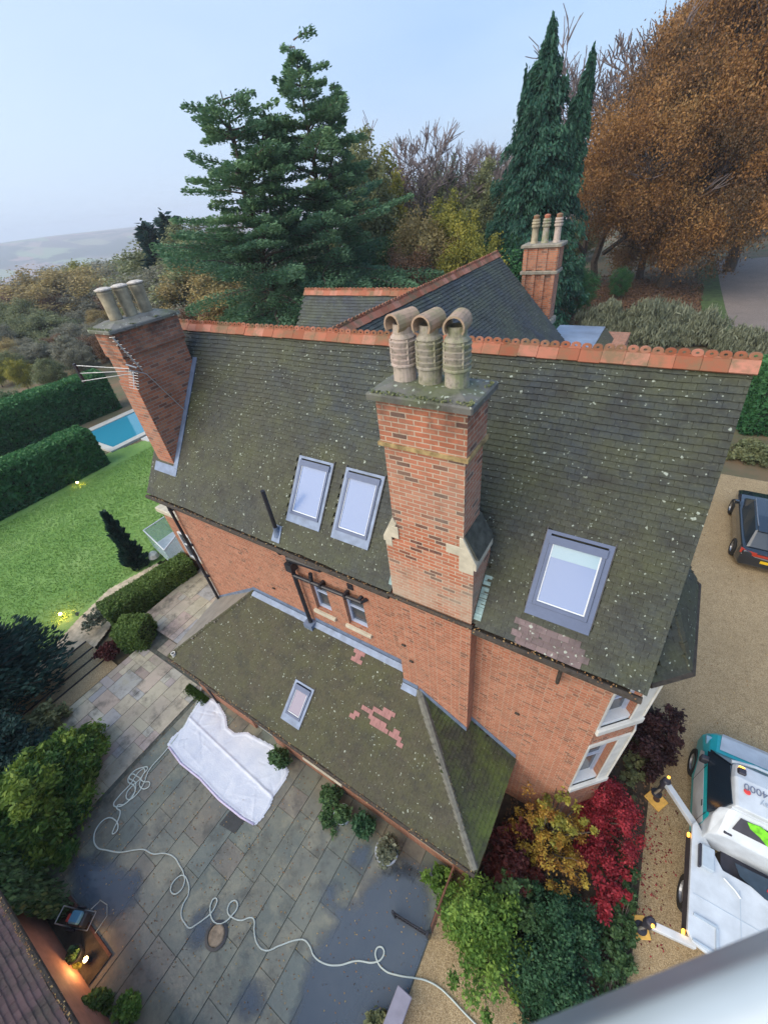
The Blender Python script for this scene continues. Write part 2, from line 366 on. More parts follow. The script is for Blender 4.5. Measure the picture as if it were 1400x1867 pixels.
def copytree(src, loc, rz=0, sc=1.0, label=None, name=None):
    r = src.copy(); COL.objects.link(r); r.location = loc; r.rotation_euler = (0,0,rz); r.scale = (sc,sc,sc) if not hasattr(sc,'__len__') else sc
    if label: r['label'] = label
    for ch in list(src.children):
        c = ch.copy(); COL.objects.link(c); c.parent = r
    return r
def bush(name, loc, rx, ry, h, leaf, label, cat='shrub', n=3000, lsize=.09, group=None, elong=1.6, nclump=40, stems=True, low=.1, crad=.27):
    root = empty(name, loc, label, cat, group)
    d = rng.normal(size=(nclump,3)); d /= np.linalg.norm(d,axis=1)[:,None]; d[:,2] = abs(d[:,2])
    rr = .35+.72*rng.random(nclump)**.8; rr *= 1+.28*np.sin(d[:,0]*3.1+rng.random()*6)*np.cos(d[:,1]*3.7+rng.random()*6); rr += (rng.random(nclump)<.16)*rng.uniform(.1,.35,nclump)
    cc = d*rr[:,None]*np.array([rx*.85,ry*.85,h*.82])+np.array([0,0,h*low])
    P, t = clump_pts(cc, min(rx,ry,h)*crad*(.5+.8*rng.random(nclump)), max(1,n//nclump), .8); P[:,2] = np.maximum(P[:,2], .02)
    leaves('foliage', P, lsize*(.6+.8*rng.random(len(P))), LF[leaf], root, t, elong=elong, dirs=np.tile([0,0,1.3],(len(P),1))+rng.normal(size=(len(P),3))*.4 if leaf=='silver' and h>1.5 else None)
    if stems:
        tb = MB()
        for c in cc[::2]: limb(tb, (c[0]*.15,c[1]*.15,0), c, .018+.006*h, .005, .05, 4, 4)
        s = tb.build('stems', m_bark, None); s.parent = root
    return root
def hedge(name, pts, w, z0, h, leaf, label, n=20000, lsize=.1, cat='hedge', rnd=.15):
    """clipped hedge along a line of (x,y): rounded dark core and a skin of small leaves"""
    root = empty(name, (pts[0][0],pts[0][1],z0), label, cat); mb = MB(); o0 = Vector((pts[0][0],pts[0][1],0))
    for (a,b) in zip(pts[:-1], pts[1:]):
        a = Vector((*a,0)); b = Vector((*b,0)); d = (b-a).normalized(); s = Vector((-d.y,d.x,0)); q = w/2-.08; k = w*.22
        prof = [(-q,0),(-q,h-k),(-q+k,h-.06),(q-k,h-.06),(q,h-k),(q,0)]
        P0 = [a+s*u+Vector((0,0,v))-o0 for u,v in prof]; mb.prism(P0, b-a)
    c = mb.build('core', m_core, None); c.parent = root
    L_ = [ (Vector(b)-Vector(a)).length for a,b in zip(pts[:-1],pts[1:])]; C = []; Dn = []
    for (a,b),ln in zip(zip(pts[:-1],pts[1:]), L_):
        k = int(n*ln/sum(L_)); a = np.array(a); b = np.array(b); d = (b-a)/ln; s = np.array([-d[1],d[0]])
        per = rng.random(k)*(2*h+w+ 1.2*w); t = rng.random(k); u = np.zeros(k); v = np.zeros(k)
        e = w*.22
        m = per<h; u[m] = -w/2; v[m] = per[m]
        m = (per>=h)&(per<h+w); u[m] = per[m]-h-w/2; v[m] = h
        m = (per>=h+w)&(per<2*h+w); u[m] = w/2; v[m] = per[m]-h-w
        m = per>=2*h+w; u[m] = (rng.random(m.sum())-.5)*w; v[m] = rng.random(m.sum())*h; t[m] = (rng.random(m.sum())>.5)*1.0
        # rounded shoulders and lumps
        cu = np.clip(abs(u)-(w/2-e),0,None); cv = np.clip(v-(h-e),0,None); rr = np.hypot(cu,cv); f = np.where(rr>e, e/np.maximum(rr,1e-6), 1)
        u = np.sign(u)*np.where((cu>0)&(cv>0), (w/2-e)+cu*f, abs(u)); v = np.where((cu>0)&(cv>0), (h-e)+cv*f, v)
        lump = rnd*.5*(np.sin(t*ln*2.1+v*2)+np.sin(t*ln*.9+u*3+1))*.5
        pos = a[None]+d[None]*(t*ln)[:,None]+s[None]*(u*(1+lump/w))[:,None]
        z = v+lump*.8*(v/h)+rng.normal(size=k)*.03
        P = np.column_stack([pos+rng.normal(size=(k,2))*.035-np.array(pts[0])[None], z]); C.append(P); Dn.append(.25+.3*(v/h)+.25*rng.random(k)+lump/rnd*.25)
    leaves('foliage', np.vstack(C), lsize*(.6+.8*rng.random(sum(map(len,C)))), LF[leaf], root, np.concatenate(Dn))
    return root
# ------------------------------------------------------------------ terrain
def sm(a,b,x): t = np.clip((x-a)/(b-a),0,1); return t*t*(3-2*t)
def hgt(x, y):
    x = np.asarray(x,float); y = np.asarray(y,float)
    z = -.5*sm(14.3,17.3,-x)*(1-sm(30,44,y))
    u = np.clip(-.9*x+.42*y-50, 0, None)
    z = z-13*sm(0,150,u)-85*(1-np.exp(-np.clip(u-120,0,None)/330))
    r = np.hypot(x,y); a = np.arctan2(-x,y)
    z = z+sm(900,1400,r)*(22+9*np.sin(a*9)+5*np.sin(a*23+1))*(u>0)*(1-sm(1500,1900,r)*.7)
    z = z+sm(1900,3100,r)*(86+8*np.sin(a*6+.5)+4*np.sin(a*17))*(u>0)
    return z
rs = np.concatenate([np.linspace(0,60,50), 60*np.power(4500/60., np.linspace(0,1,110))[1:]])
th = np.linspace(0,2*math.pi,220,endpoint=False)
Rg,Tg = np.meshgrid(rs,th,indexing='ij'); X = Rg*np.cos(Tg); Y = Rg*np.sin(Tg); Zt = hgt(X,Y)-.06-.10*(np.hypot(X,Y)<20)
nr,ntg = Rg.shape; idx = np.arange(nr*ntg).reshape(nr,ntg); j2 = np.roll(idx,-1,1)
F = np.stack([idx[:-1],idx[1:],j2[1:],j2[:-1]],-1).reshape(-1,4)
def terrainmat():
    t = NT('rough_ground'); o = t.obj()
    near = t.ramp(t.noise(.35,6,.65), [(.35,(.09,.11,.05)),(.5,(.14,.115,.065)),(.65,(.19,.125,.07))])
    mp = t.n('ShaderNodeMapping'); mp.inputs['Scale'].default_value = (.0035,.009,.001); mp.inputs['Rotation'].default_value = (0,0,R(25)); t.l(o, mp.inputs[0])
    v = t.n('ShaderNodeTexVoronoi'); v.inputs['Scale'].default_value = 1.0; t.l(mp.outputs[0], v.inputs['Vector'])
    sc_ = t.n('ShaderNodeSeparateColor'); t.l(v.outputs['Color'], sc_.inputs[0])
    far = t.ramp(sc_.outputs[0], [(0,(.09,.07,.06)),(.2,(.22,.14,.12)),(.4,(.32,.19,.16)),(.6,(.12,.11,.09)),(.75,(.28,.19,.15)),(.95,(.19,.24,.11))])
    far = t.mix(t.ramp(t.noise(.004,6,.7), [(.50,0.0),(.54,1.0)]), far, (.035,.045,.03))
    ln = t.n('ShaderNodeVectorMath', operation='LENGTH'); t.l(o, ln.inputs[0])
    k = t.n('ShaderNodeMapRange'); k.inputs[1].default_value = 300; k.inputs[2].default_value = 600; t.l(ln.outputs['Value'], k.inputs[0])
    t.set(Base_Color=t.mix(k.outputs[0], near, far), Roughness=.95); t.bump(t.noise(3,5), .5, .05); return t.m
ter = fastmesh('ground', np.stack([X,Y,Zt],-1).reshape(-1,3), F, terrainmat(), smooth=True); tag(ter, kind='structure')
# ------------------------------------------------------------------ ground sheets
def sheet(name, poly, z, mat, kind='structure', follow=False, step=.6):
    mb = MB()
    if not follow:
        mb.prism([(p[0],p[1],z-.03) for p in poly], (0,0,.03))
        o = mb.build(name, mat)
    else:
        xs = np.arange(min(p[0] for p in poly), max(p[0] for p in poly)+step, step); ys = np.arange(min(p[1] for p in poly), max(p[1] for p in poly)+step, step)
        vs = {}; V = []; Fc = []
        def inside(x,y):
            c = False; n = len(poly)
            for i in range(n):
                x1,y1 = poly[i]; x2,y2 = poly[(i+1)%n]
                if (y1>y)!=(y2>y) and x < (x2-x1)*(y-y1)/(y2-y1)+x1: c = not c
            return c
        def vid(i,j):
            if (i,j) not in vs: vs[(i,j)] = len(V); V.append((xs[i],ys[j],float(hgt(xs[i],ys[j]))+z))
            return vs[(i,j)]
        for i in range(len(xs)-1):
            for j in range(len(ys)-1):
                if inside(xs[i]+step/2, ys[j]+step/2): Fc.append((vid(i,j),vid(i+1,j),vid(i+1,j+1),vid(i,j+1)))
        mb.add(V,Fc); o = mb.build(name, mat, smooth=True)
    return tag(o, kind=kind)
def gravelmat(name, a, b, c):
    t = NT(name); v = t.n('ShaderNodeTexVoronoi'); v.inputs['Scale'].default_value = 62; t.l(t.obj(), v.inputs['Vector'])
    s = t.n('ShaderNodeSeparateColor'); t.l(v.outputs['Color'], s.inputs[0])
    col = t.ramp(s.outputs[0], [(0,a),(.5,b),(1,c)]); col = t.mix(t.ramp(v.outputs['Distance'],[(.3,0.0),(.75,.6)]), col, tuple(x*.45 for x in a))
    col = t.mix(t.ramp(t.noise(.6,6,.6),[(.4,0.0),(.7,.5)]), col, tuple(x*.55 for x in b))
    col = t.mix(t.ramp(t.noise(4,5,.7),[(.5,0.0),(.7,.4)]), col, tuple(x*.6 for x in a))
    t.set(Base_Color=col, Roughness=.95); t.bump(t.math('SUBTRACT',1,v.outputs['Distance']), .5, .012); return t.m
m_gravel = gravelmat('damp_tan_gravel', (.30,.21,.11), (.52,.38,.205), (.64,.50,.31))
m_drive = gravelmat('pinkish_grey_drive', (.20,.16,.14), (.28,.23,.20), (.34,.29,.26))
m_soil = plain('dark_bed_soil', (.05,.038,.026), .95, var=.5, nscale=5, bump=.03)
def lawnmat():
    t = NT('wet_lawn'); c = t.ramp(t.noise(.45,6,.6), [(.3,(.13,.27,.05)),(.5,(.19,.34,.075)),(.7,(.26,.40,.12))])
    c = t.mix(t.ramp(t.noise(2.6,6,.7),[(.45,0.0),(.75,.6)]), c, (.13,.26,.08)); c = t.mix(t.ramp(t.noise(30,5,.7),[(.4,0.0),(.8,.25)]), c, (.07,.17,.03))
    t.set(Base_Color=c, Roughness=.9); t.bump(t.noise(70,3), .7, .03); return t.m
m_lawn = lawnmat()
sheet('gravel_drive', [(-.95,-6),(14,-6),(14,23.2),(3.2,23.2),(1.0,12),(-.95,12)], .0, m_gravel)
sheet('far_drive', [(3.6,84),(4.1,68),(4.6,56),(5.2,47),(6.5,41),(9,36),(26,36),(26,90)], .02, m_drive)
sheet('verge', [(1.5,78),(3.6,84),(4.1,68),(4.6,56),(5.2,47),(4.2,46),(2.6,56),(2.0,66)], .03, plain('dark_verge_grass',(.06,.10,.025),.95,var=.4,nscale=1.5))  # verge grass in a darker green than the lawn
sheet('planting_bed', [(-.45,1.9),(.2,1.2),(1.1,.9),(2.4,1.2),(2.75,2.6),(2.72,8.2),(2.4,9.3),(1.7,9.6),(1.5,8),(1.5,4.4),(-.45,4.4)], .03, m_soil)
sheet('lawn', [(-33.5,-2),(-17,-2),(-18.1,1.2),(-18.9,3.2),(-18.8,5),(-18.3,6.5),(-18.3,17),(-20,24),(-31,24),(-31,17.5),(-33.5,11.5)], .0, m_lawn, follow=True, step=.16)
sheet('garden_path', [(-17.6,-1),(-16.3,-1),(-16.3,1.2),(-17.6,3.4),(-17.8,5.6),(-18.6,5.6),(-19.2,3.4),(-18.7,1.6)], .03, plain('pale_path_stone',(.50,.42,.30),.9,var=.3,nscale=5,bump=.01), follow=True, step=.06)
# patio slabs
def slabmat(name, wet=0):
    t = NT(name); f = t.attr()
    c = t.ramp(f, [(0,(.125,.145,.125)),(.2,(.155,.17,.135)),(.4,(.20,.195,.145)),(.6,(.19,.165,.13)),(.8,(.15,.175,.155)),(1,(.245,.23,.165))] if wet else
              [(0,(.33,.25,.22)),(.2,(.44,.40,.30)),(.4,(.50,.46,.34)),(.6,(.45,.35,.30)),(.8,(.36,.37,.38)),(1,(.54,.50,.36))])
    c = t.mix(t.ramp(t.noise(.55,6,.65),[(.42,0.0),(.62,.6 if wet else .35)]), c, (.10,.122,.118) if wet else (.12,.105,.10))
    c = t.mix(t.ramp(t.noise(1.7,8,.72),[(.5,0.0),(.66,.75)]), c, (.075,.072,.058))
    c = t.mix(t.ramp(t.noise(.8,8,.75),[(.50,0.0),(.68,.7)]), c, (.33,.31,.22))
    t.set(Base_Color=c, Roughness=t.math('ADD', t.math('MULTIPLY', t.noise(.6,5), .8), -.14 if wet else .2)); t.bump(t.noise(9,6,.65), .35, .012); return t.m
m_slab = slabmat('flagstone'); m_slabw = slabmat('wet_flagstone', 1)
m_joint = plain('dark_joint_sand', (.09,.095,.078), .95, var=.4)
def slabs(name, rects, z, mat):
    mb = MB(); tint = []
    for (x0,x1,y0,y1) in rects:
        g = .007; dz = random.uniform(-.003,.003); b = len(mb.f)
        mb.bbox(x0+g,x1-g,y0+g*.4,y1-g*.4,z-.03,z+dz,.004); tint += [random.random()]*(len(mb.f)-b)
    o = mb.build(name, mat); a = o.data.attributes.new('tint','FLOAT','FACE'); a.data.foreach_set('value', tint); return tag(o, kind='structure')
sheet('patio_base', [(-14.25,-6),(-.95,-6),(-.95,4.4),(-14.25,4.4)], .0, m_joint)
s = MB(); s.box(-15.42,-10.94,2.94,6.12,-.6,.125); s.box(-14.25,-14.2,-6,2.4,-.6,.0); tag(s.build('terrace_base', m_joint), kind='structure')
rects = []; x = -10.3
while x < -.95:
    w = random.choice([.5,.55,.62,.68]); x1 = min(x+w,-.95)
    y = -6+random.random()*.6
    if x1-x < .25: x = x1; break
    while y < 4.3: l_ = random.choice([.6,.9,1.2,1.5,1.8]); rects.append((x,x1,y,min(y+l_,4.4))); y += l_
    x = x1
slabs('patio', rects, .018, m_slabw)
def patt(x0,x1,y0,y1,cell):
    nx, ny = int(round((x1-x0)/cell)), int(round((y1-y0)/cell)); used = set(); out = []
    for j in range(ny):
        for i in range(nx):
            if (i,j) in used: continue
            opts = [(2,3),(3,2),(2,2),(1,2),(2,1),(1,1),(2,4),(3,3)]; random.shuffle(opts)
            for a,b in opts+[(1,1)]:
                cs = [(i+p,j+q) for p in range(a) for q in range(b)]
                if i+a<=nx and j+b<=ny and not any(c in used for c in cs): break
            used.update(cs); out.append((x0+i*cell,x0+(i+a)*cell,y0+j*cell,y0+(j+b)*cell))
    return out
slabs('flagstone_terrace', patt(-14.2,-10.4,-5,2.35,.29), .035, m_slab)
slabs('upper_terrace', patt(-15.4,-10.95,2.95,6.1,.29), .16, m_slab)
slabs('terrace_step', patt(-13.4,-11,2.4,2.9,.3), .06, m_slab)
# ------------------------------------------------------------------ roof tiles
def inpoly(x,y,poly):
    c = False; n = len(poly)
    for i in range(n):
        x1,y1 = poly[i]; x2,y2 = poly[(i+1)%n]
        if (y1>y)!=(y2>y) and x < (x2-x1)*(y-y1)/(y2-y1)+x1: c = not c
    return c
def tiled(name, P, mat, parent, holes=(), gauge=.1, w=.165, thick=.024, jit=.8, holes_only=None, zoff=0):
    """P: polygon of 3-D points (first two on the eave). Real lapped tiles over a solid underlay; returns object"""
    P = [Vector(p) for p in P]; U = (P[1]-P[0]).normalized(); N = (P[1]-P[0]).cross(P[-1]-P[0]).normalized()
    if N.z < 0: N = -N
    V = N.cross(U); V = V if V.z > 0 else -V
    p2 = [((p-P[0]).dot(U),(p-P[0]).dot(V)) for p in P]
    vmax = max(p[1] for p in p2); u0 = min(p[0] for p in p2); u1 = max(p[0] for p in p2)
    mb = MB()
    if holes_only is None: mb.prism([p-N*.10 for p in P], N*.06)
    j = 0
    while j*gauge < vmax:
        v = j*gauge-.02; u = u0-w+(w/2 if j%2 else 0)
        sagr = random.gauss(0,.0015)*jit
        while u < u1:
            c = (min(max(u+w/2,u0+.012),u1-.012) if (u<u0 or u+w>u1) and min(u+w,u1)-max(u,u0)>.03 else u+w/2, v+gauge*.6)
            if inpoly(c[0],c[1],p2) and (holes_only is None or inpoly(c[0],c[1],holes_only)) and not any(h[0]<c[0]<h[1] and h[2]<c[1]<h[3] for h in holes):
                a,b = u+.0015, u+w-.0015; t0 = thick+.010+random.gauss(0,.002)*jit+sagr; t1 = .004; dv = random.gauss(0,.004)*jit; tw = random.gauss(0,.002)*jit
                a = max(a,u0); b = min(b,u1)
                def q(uu,vv,nn_): return P[0]+U*uu+V*(vv+.010*math.sin(uu*1.3+vv*.8)+.006*math.sin(uu*3.1+2))+N*(nn_+zoff+.012*math.sin(uu*1.1+.5)*math.sin(vv*1.7+uu*.3))
                vt = min(v+gauge*1.25, vmax)
                mb.add([q(a,v+dv,t0-tw),q(b,v+dv,t0+tw),q(b,vt,t1+.006),q(a,vt,t1+.006),q(a,v+dv,-.035),q(b,v+dv,-.035),q(b,vt,-.035),q(a,vt,-.035)],
                       [(0,1,2,3),(4,5,1,0),(5,6,2,1),(7,4,0,3)])
            u += w
        j += 1
    return mb.build(name, mat, parent)
def ridge(name, a, b, parent, w=.16, seg=.3, crest=True, mat=None, drop=.10):
    a, b = Vector(a), Vector(b); L_ = (b-a).length; n = max(1,int(L_/seg)); d = (b-a)/n; s = d.normalized().cross(Vector((0,0,1))).normalized(); mb = MB(); up = s.cross(d.normalized())
    if up.z < 0: up = -up
    for i in range(n):
        p = a+d*i+d.normalized()*.004; e = d*.985; z = up*random.gauss(0,.004)
        prof = [s*-w-up*drop, s*-.035+up*.03, s*.035+up*.03, s*w-up*drop, s*(w-.02)-up*(drop+.02), s*-(w-.02)-up*(drop+.02)]
        mb.prism([p+q+z for q in prof], e)
        if crest:                                          # pierced crest: two scalloped lobes
            for k in (0,1):
                c = p+e*(.25+.5*k)+up*(.075)+z; r_ = d.length*.235; en = e.normalized(); pts = []
                for q in range(12):
                    an = 2*math.pi*q/12; pts.append((math.cos(an)*r_, math.sin(an)*.048))
                vo = [c+en*x_+up*y_+s*-.014 for x_,y_ in pts]; vi = [c+en*x_*.32+up*y_*.36+s*-.014 for x_,y_ in pts]
                vs = vo+vi+[v+s*.028 for v in vo]+[v+s*.028 for v in vi]; fs = []
                for q in range(12):
                    r2 = (q+1)%12; fs += [(q,r2,12+r2,12+q),(24+r2,24+q,36+q,36+r2),(r2,q,24+q,24+r2),(12+q,12+r2,36+r2,36+q)]
                mb.add(vs,fs)
            mb.prism([p+s*-.013+up*.025+z,p+s*.013+up*.025+z,p+s*.013+up*.055+z,p+s*-.013+up*.055+z], e)
    return mb.build(name, mat or m_ridge, parent)
# ------------------------------------------------------------------ the house
house = empty('brick_house', (0,0,0), 'big red brick house with steep mossy tiled roofs, orange ridge tiles and several chimneys', 'house')
EY, EZ, RY, RZ = 4.09, 7.12, 6.83, 10.78
XL, XR = -11.0, 1.09
slope = Vector((0,RY-EY,RZ-EZ)); sl_len = slope.length; Vs = slope.normalized(); Ns = Vector((0,-Vs.z,Vs.y))
def onroof(x, v, n=0): return Vector((x,EY,EZ))+Vs*v+Ns*n
def vy(y): return (y-EY)/Vs.y
def holes_of(*rs): return [(a-XL,b-XL,c,d) for a,b,c,d in rs]
sk = [(-5.84,-5.03,vy(4.53),vy(5.27)),(-4.60,-3.81,vy(4.52),vy(5.27)),(-.69,.14,vy(4.475),vy(5.175))]
holes = holes_of(*[(a-.05,b+.05,c-.02,d+.05) for a,b,c,d in sk])+holes_of((-3.05,-1.5,-1,vy(4.75)),(-10.72,-10.02,vy(4.66),vy(6.3)))
roof = tiled('roof', [onroof(XL,0),onroof(XR,0),onroof(XR,sl_len),onroof(XL,sl_len)], m_tile, house, holes)
MB().prism([(XL,RY,RZ-.03),(XR,RY,RZ-.03),(XR,RY+2.74,EZ),(XL,RY+2.74,EZ)], (0,.02,-.05)).build('rear_slope', m_tile, roof)
tiled('tile_patch', [onroof(XL,0),onroof(XR,0),onroof(XR,sl_len),onroof(XL,sl_len)], m_purple, roof, holes_only=[(-.85-XL,-.02),(.28-XL,-.02),(.15-XL,.42),(-.78-XL,.42)], zoff=.008)['label'] = 'patch of newer purplish tiles below the single roof window'
ridge('ridge_tiles', (XL,RY,RZ+.03), (XR+.03,RY,RZ+.03), roof, w=.15)
# verge undersides / barge at right end
MB().prism([onroof(XR-.06,0,-.05),onroof(XR-.06,sl_len,-.05),onroof(XR-.06,sl_len,-.16),onroof(XR-.06,0,-.16)], (.04,0,0)).build('verge', m_white, roof)
# walls with openings
def wallmesh(mb, O, U, Wd, Ht, holes, th=.3, reveal=.11):
    O = Vector(O); U = Vector(U).normalized(); Z = Vector((0,0,1)); N = U.cross(Z)     # outward
    us = sorted({0,Wd,*[h[0] for h in holes],*[h[1] for h in holes]}); zs = sorted({0,Ht,*[h[2] for h in holes],*[h[3] for h in holes]})
    for i in range(len(us)-1):
        for j in range(len(zs)-1):
            u,v = (us[i]+us[i+1])/2,(zs[j]+zs[j+1])/2
            if any(h[0]<u<h[1] and h[2]<v<h[3] for h in holes): continue
            mb.add([O+U*us[i]+Z*zs[j],O+U*us[i+1]+Z*zs[j],O+U*us[i+1]+Z*zs[j+1],O+U*us[i]+Z*zs[j+1]],[(0,1,2,3)])
    for h in holes:
        a,b,c,d = h; A = [O+U*a+Z*c,O+U*b+Z*c,O+U*b+Z*d,O+U*a+Z*d]; B = [p-N*reveal*2 for p in A]
        mb.add(A+B,[(0,4,5,1),(1,5,6,2),(2,6,7,3),(3,7,4,0)])
def sash(O, U, a, b, c, d, parent, name='window', inset=.1, frame=m_winbl, sill=True, mull=False):
    """timber sash window set in an opening; frame, meeting rail, panes, sill"""
    O = Vector(O); U = Vector(U).normalized(); Z = Vector((0,0,1)); N = U.cross(Z); f = MB(); t = .06
    def bar(m,u0,u1,v0,v1,n0,n1):
        q = [O+U*u+Z*v-N*n for u,v in ((u0,v0),(u1,v0),(u1,v1),(u0,v1)) for n in (n0,)]; m.prism(q, -N*(n1-n0))
    i0 = inset
    bar(f,a,a+t,c,d,i0,i0+.07); bar(f,b-t,b,c,d,i0,i0+.07); bar(f,a+t,b-t,c,c+t*1.4,i0+.002,i0+.07); bar(f,a+t,b-t,d-t,d,i0+.002,i0+.07)
    mid = (c+d)/2+.05; bar(f,a+t,b-t,mid-.025,mid+.025,i0+.012,i0+.07)
    if mull: bar(f,(a+b)/2-.03,(a+b)/2+.03,c+t*1.4,d-t,i0+.006,i0+.07)
    w = f.build(name, frame, parent)
    g = MB(); bar(g,a+.02,b-.02,c+.02,d-.02,i0+.05,i0+.055); g.build('pane', m_glass, w)
    if sill:
        s = MB(); n1 = N*.09; q0 = O+U*(a-.09)+Z*(c-.13)+N*.07; q = [q0, q0+U*(b-a+.18), q0+U*(b-a+.18)-N*(.07+i0+.02), q0-N*(.07+i0+.02)]; s.prism(q,(0,0,.10)); s.build('sill', m_stone, w, bevel=.01)
    return w
WY = 4.38; WX0, WX1 = -10.75, .78
Ow = (WX0,WY,-.2); wins = [(-5.74,-5.22,4.76,5.88),(-4.72,-4.14,4.76,5.88)]
mb = MB(); wallmesh(mb, Ow, (1,0,0), WX1-WX0, 7.25, [(a-WX0,b-WX0,c+.2,d+.2) for a,b,c,d in wins])
mb.add([(WX1,WY,-.2),(WX1,9.3,-.2),(WX1,9.3,7.05),(WX1,RY,RZ-.2),(WX1,WY,7.05)],[(0,1,2,3,4)])
mb.add([(WX0,WY,-.2),(WX0,9.3,-.2),(WX0,9.3,7.05),(WX0,RY,RZ-.2),(WX0,WY,7.05)],[(4,3,2,1,0)])
mb.add([(WX0,9.3,-.2),(WX1,9.3,-.2),(WX1,9.3,7.1),(WX0,9.3,7.1)],[(3,2,1,0)])
wall = mb.build('wall', m_brick, house)
for a,b,c,d in wins: sash(Ow,(1,0,0),a-WX0,b-WX0,c+.2,d+.2,wall)
br = MB(); br.box(-3.08,-1.5,4.09,4.375,-.2,7.1); br.build('chimney_breast', m_brick, house)
# fascia, gutters, pipes
g = MB(); g.tube([(-11,4.02,7.03),(-3.1,4.02,7.03)],.055,8); g.tube([(-1.45,4.02,7.03),(1.05,4.02,7.03)],.055,8); g.box(-10.98,-3.1,4.10,4.37,6.96,7.02); g.box(-1.48,.9,4.10,4.37,6.96,7.02)
g.tube([(-3.1,4.03,7.07),(-1.46,4.03,7.09)],.04,6)
gut = g.build('gutter', m_gutter, house)
p = MB(); p.tube([(-10.72,4.06,6.95),(-10.72,4.28,6.75),(-10.72,4.29,2.3)],.045,10)
for z in (6.4,5.0,3.6): p.box(-10.79,-10.65,4.25,4.372,z,z+.05)
p.build('downpipe', m_black, house, smooth=False)
p = MB(); p.tube([(-6.06,4.05,7.0),(-6.06,4.1,6.85),(-6.06,4.26,6.7),(-6.06,4.27,4.1)],.055,10); p.box(-6.16,-5.96,4.16,4.37,6.15,6.4)
p.tube([(-6.06,4.25,6.55),(-5.05,4.25,6.64),(-5.0,4.36,6.64)],.075,10); p.tube([(-6.06,4.25,5.97),(-4.05,4.25,6.07),(-4.0,4.37,6.07)],.05,10); p.tube([(-4.15,4.25,6.065),(-4.12,4.37,6.10)],.045,8)
p.tube([(-5.5,4.26,6.0),(-5.45,4.26,6.3)],.05,8)
for x_,z_ in ((-5.2,6.01),(-4.5,6.04)): p.box(x_-.03,x_+.03,4.2,4.372,z_-.07,z_+.09)
p.build('soil_pipe', m_black, house)
v = MB(); v.box(-4.47,-4.33,4.35,4.376,6.2,6.37); v.build('air_vent', m_black, wall)
v = MB()
for x_,z_ in ((-2.95,5.5),(-2.8,5.0),(-.55,4.4),(-7.3,4.75)): v.tube([(x_,4.374 if x_<-3.1 or x_>-1.5 else 4.085,z_),(x_,(4.374 if x_<-3.1 or x_>-1.5 else 4.085)-.03,z_-.02)],.05,6)
v.tube([(-.02,4.25,6.8),(-.02,4.3,6.15)],.035,6)
v.split('wall_stub', m_gutter, wall)
# --- skylights
def skylight(a,b,v0,v1,rp,parent,fr=.07,top=None, pane=m_skypane):
    """rp(u,v,n)->world"""
    def q(mb,u0,u1,w0,w1,n0,n1): mb.prism([rp(u0,w0,n0),rp(u1,w0,n0),rp(u1,w1,n0),rp(u0,w1,n0)], rp(u0,w0,n1)-rp(u0,w0,n0))
    f = MB(); q(f,a+.02,a+fr,v0+.05,v1-.02,-.02,.07); q(f,b-fr,b-.02,v0+.05,v1-.02,-.02,.07); q(f,a+fr,b-fr,v0+.05,v0+.05+fr*.8,-.02,.068); q(f,a+.01,b-.01,v1-.13,v1-.01,-.02,.085)
    o = f.build('roof_window', m_velux, parent)
    fl = MB(); q(fl,a-.055,b+.055,v0-.13,v0+.045,.02,.054); q(fl,a-.055,a+.015,v0+.045,v1+.02,-.03,.050); q(fl,b-.015,b+.055,v0+.045,v1+.02,-.03,.050); q(fl,a-.055,b+.055,v1+.02,v1+.07,-.03,.051); fl.build('flashing', m_lead if top is None else m_velux, o)
    dk = MB(); q(dk,b+.055,b+.07,v0-.05,v1+.11,-.03,.046); q(dk,a-.07,a-.055,v0-.05,v1+.11,-.03,.046); dk.split('gasket', m_black, o)
    g_ = MB(); q(g_,a+fr-.005,b-fr+.005,v0+.1,v1-.11,.0,.045); g_.build('pane', pane, o)
    if top: g2 = MB(); q(g2,a+fr+.01,b-fr-.01,v1-.11-top,v1-.125,.046,.049); g2.build('blind_gap', m_blind2, o)
    l_ = MB(); q(l_,a+fr,a+fr+.018,v0+.115,v1-.13,.046,.056); q(l_,b-fr-.018,b-fr,v0+.115,v1-.13,.046,.056); q(l_,a+fr+.018,b-fr-.018,v0+.115,v0+.135,.046,.056); l_.build('glazing_bead', m_white, o)
    return o
s1 = skylight(*sk[0],onroof,roof); s2 = skylight(*sk[1],onroof,roof); s3 = skylight(*sk[2],onroof,roof,top=.22)
s3['label'] = 'largest roof window, right of the tall chimney, blind part drawn'
s1['label'] = 'left one of the paired roof windows beside the vent pipe'; s2['label'] = 'right one of the paired roof windows beside the chimney'
# vent pipe
v = MB(); b0 = onroof(-6.08,vy(4.24),.02); v.tube([b0+Vector((0,0,.02)), b0+Vector((0,0,1.15))],.045,12); vp = v.build('vent_pipe', m_black, roof, smooth=False)
v = MB(); v.lathe(b0+Vector((0,0,-.06)),[(.10,0),(.062,.12),(.055,.24),(.05,.24)],12); v.prism([onroof(-6.2,vy(4.12),.03),onroof(-5.96,vy(4.12),.03),onroof(-5.98,vy(4.35),.03),onroof(-6.18,vy(4.35),.03)],Ns*.01); v.build('lead_slate', m_lead, vp)
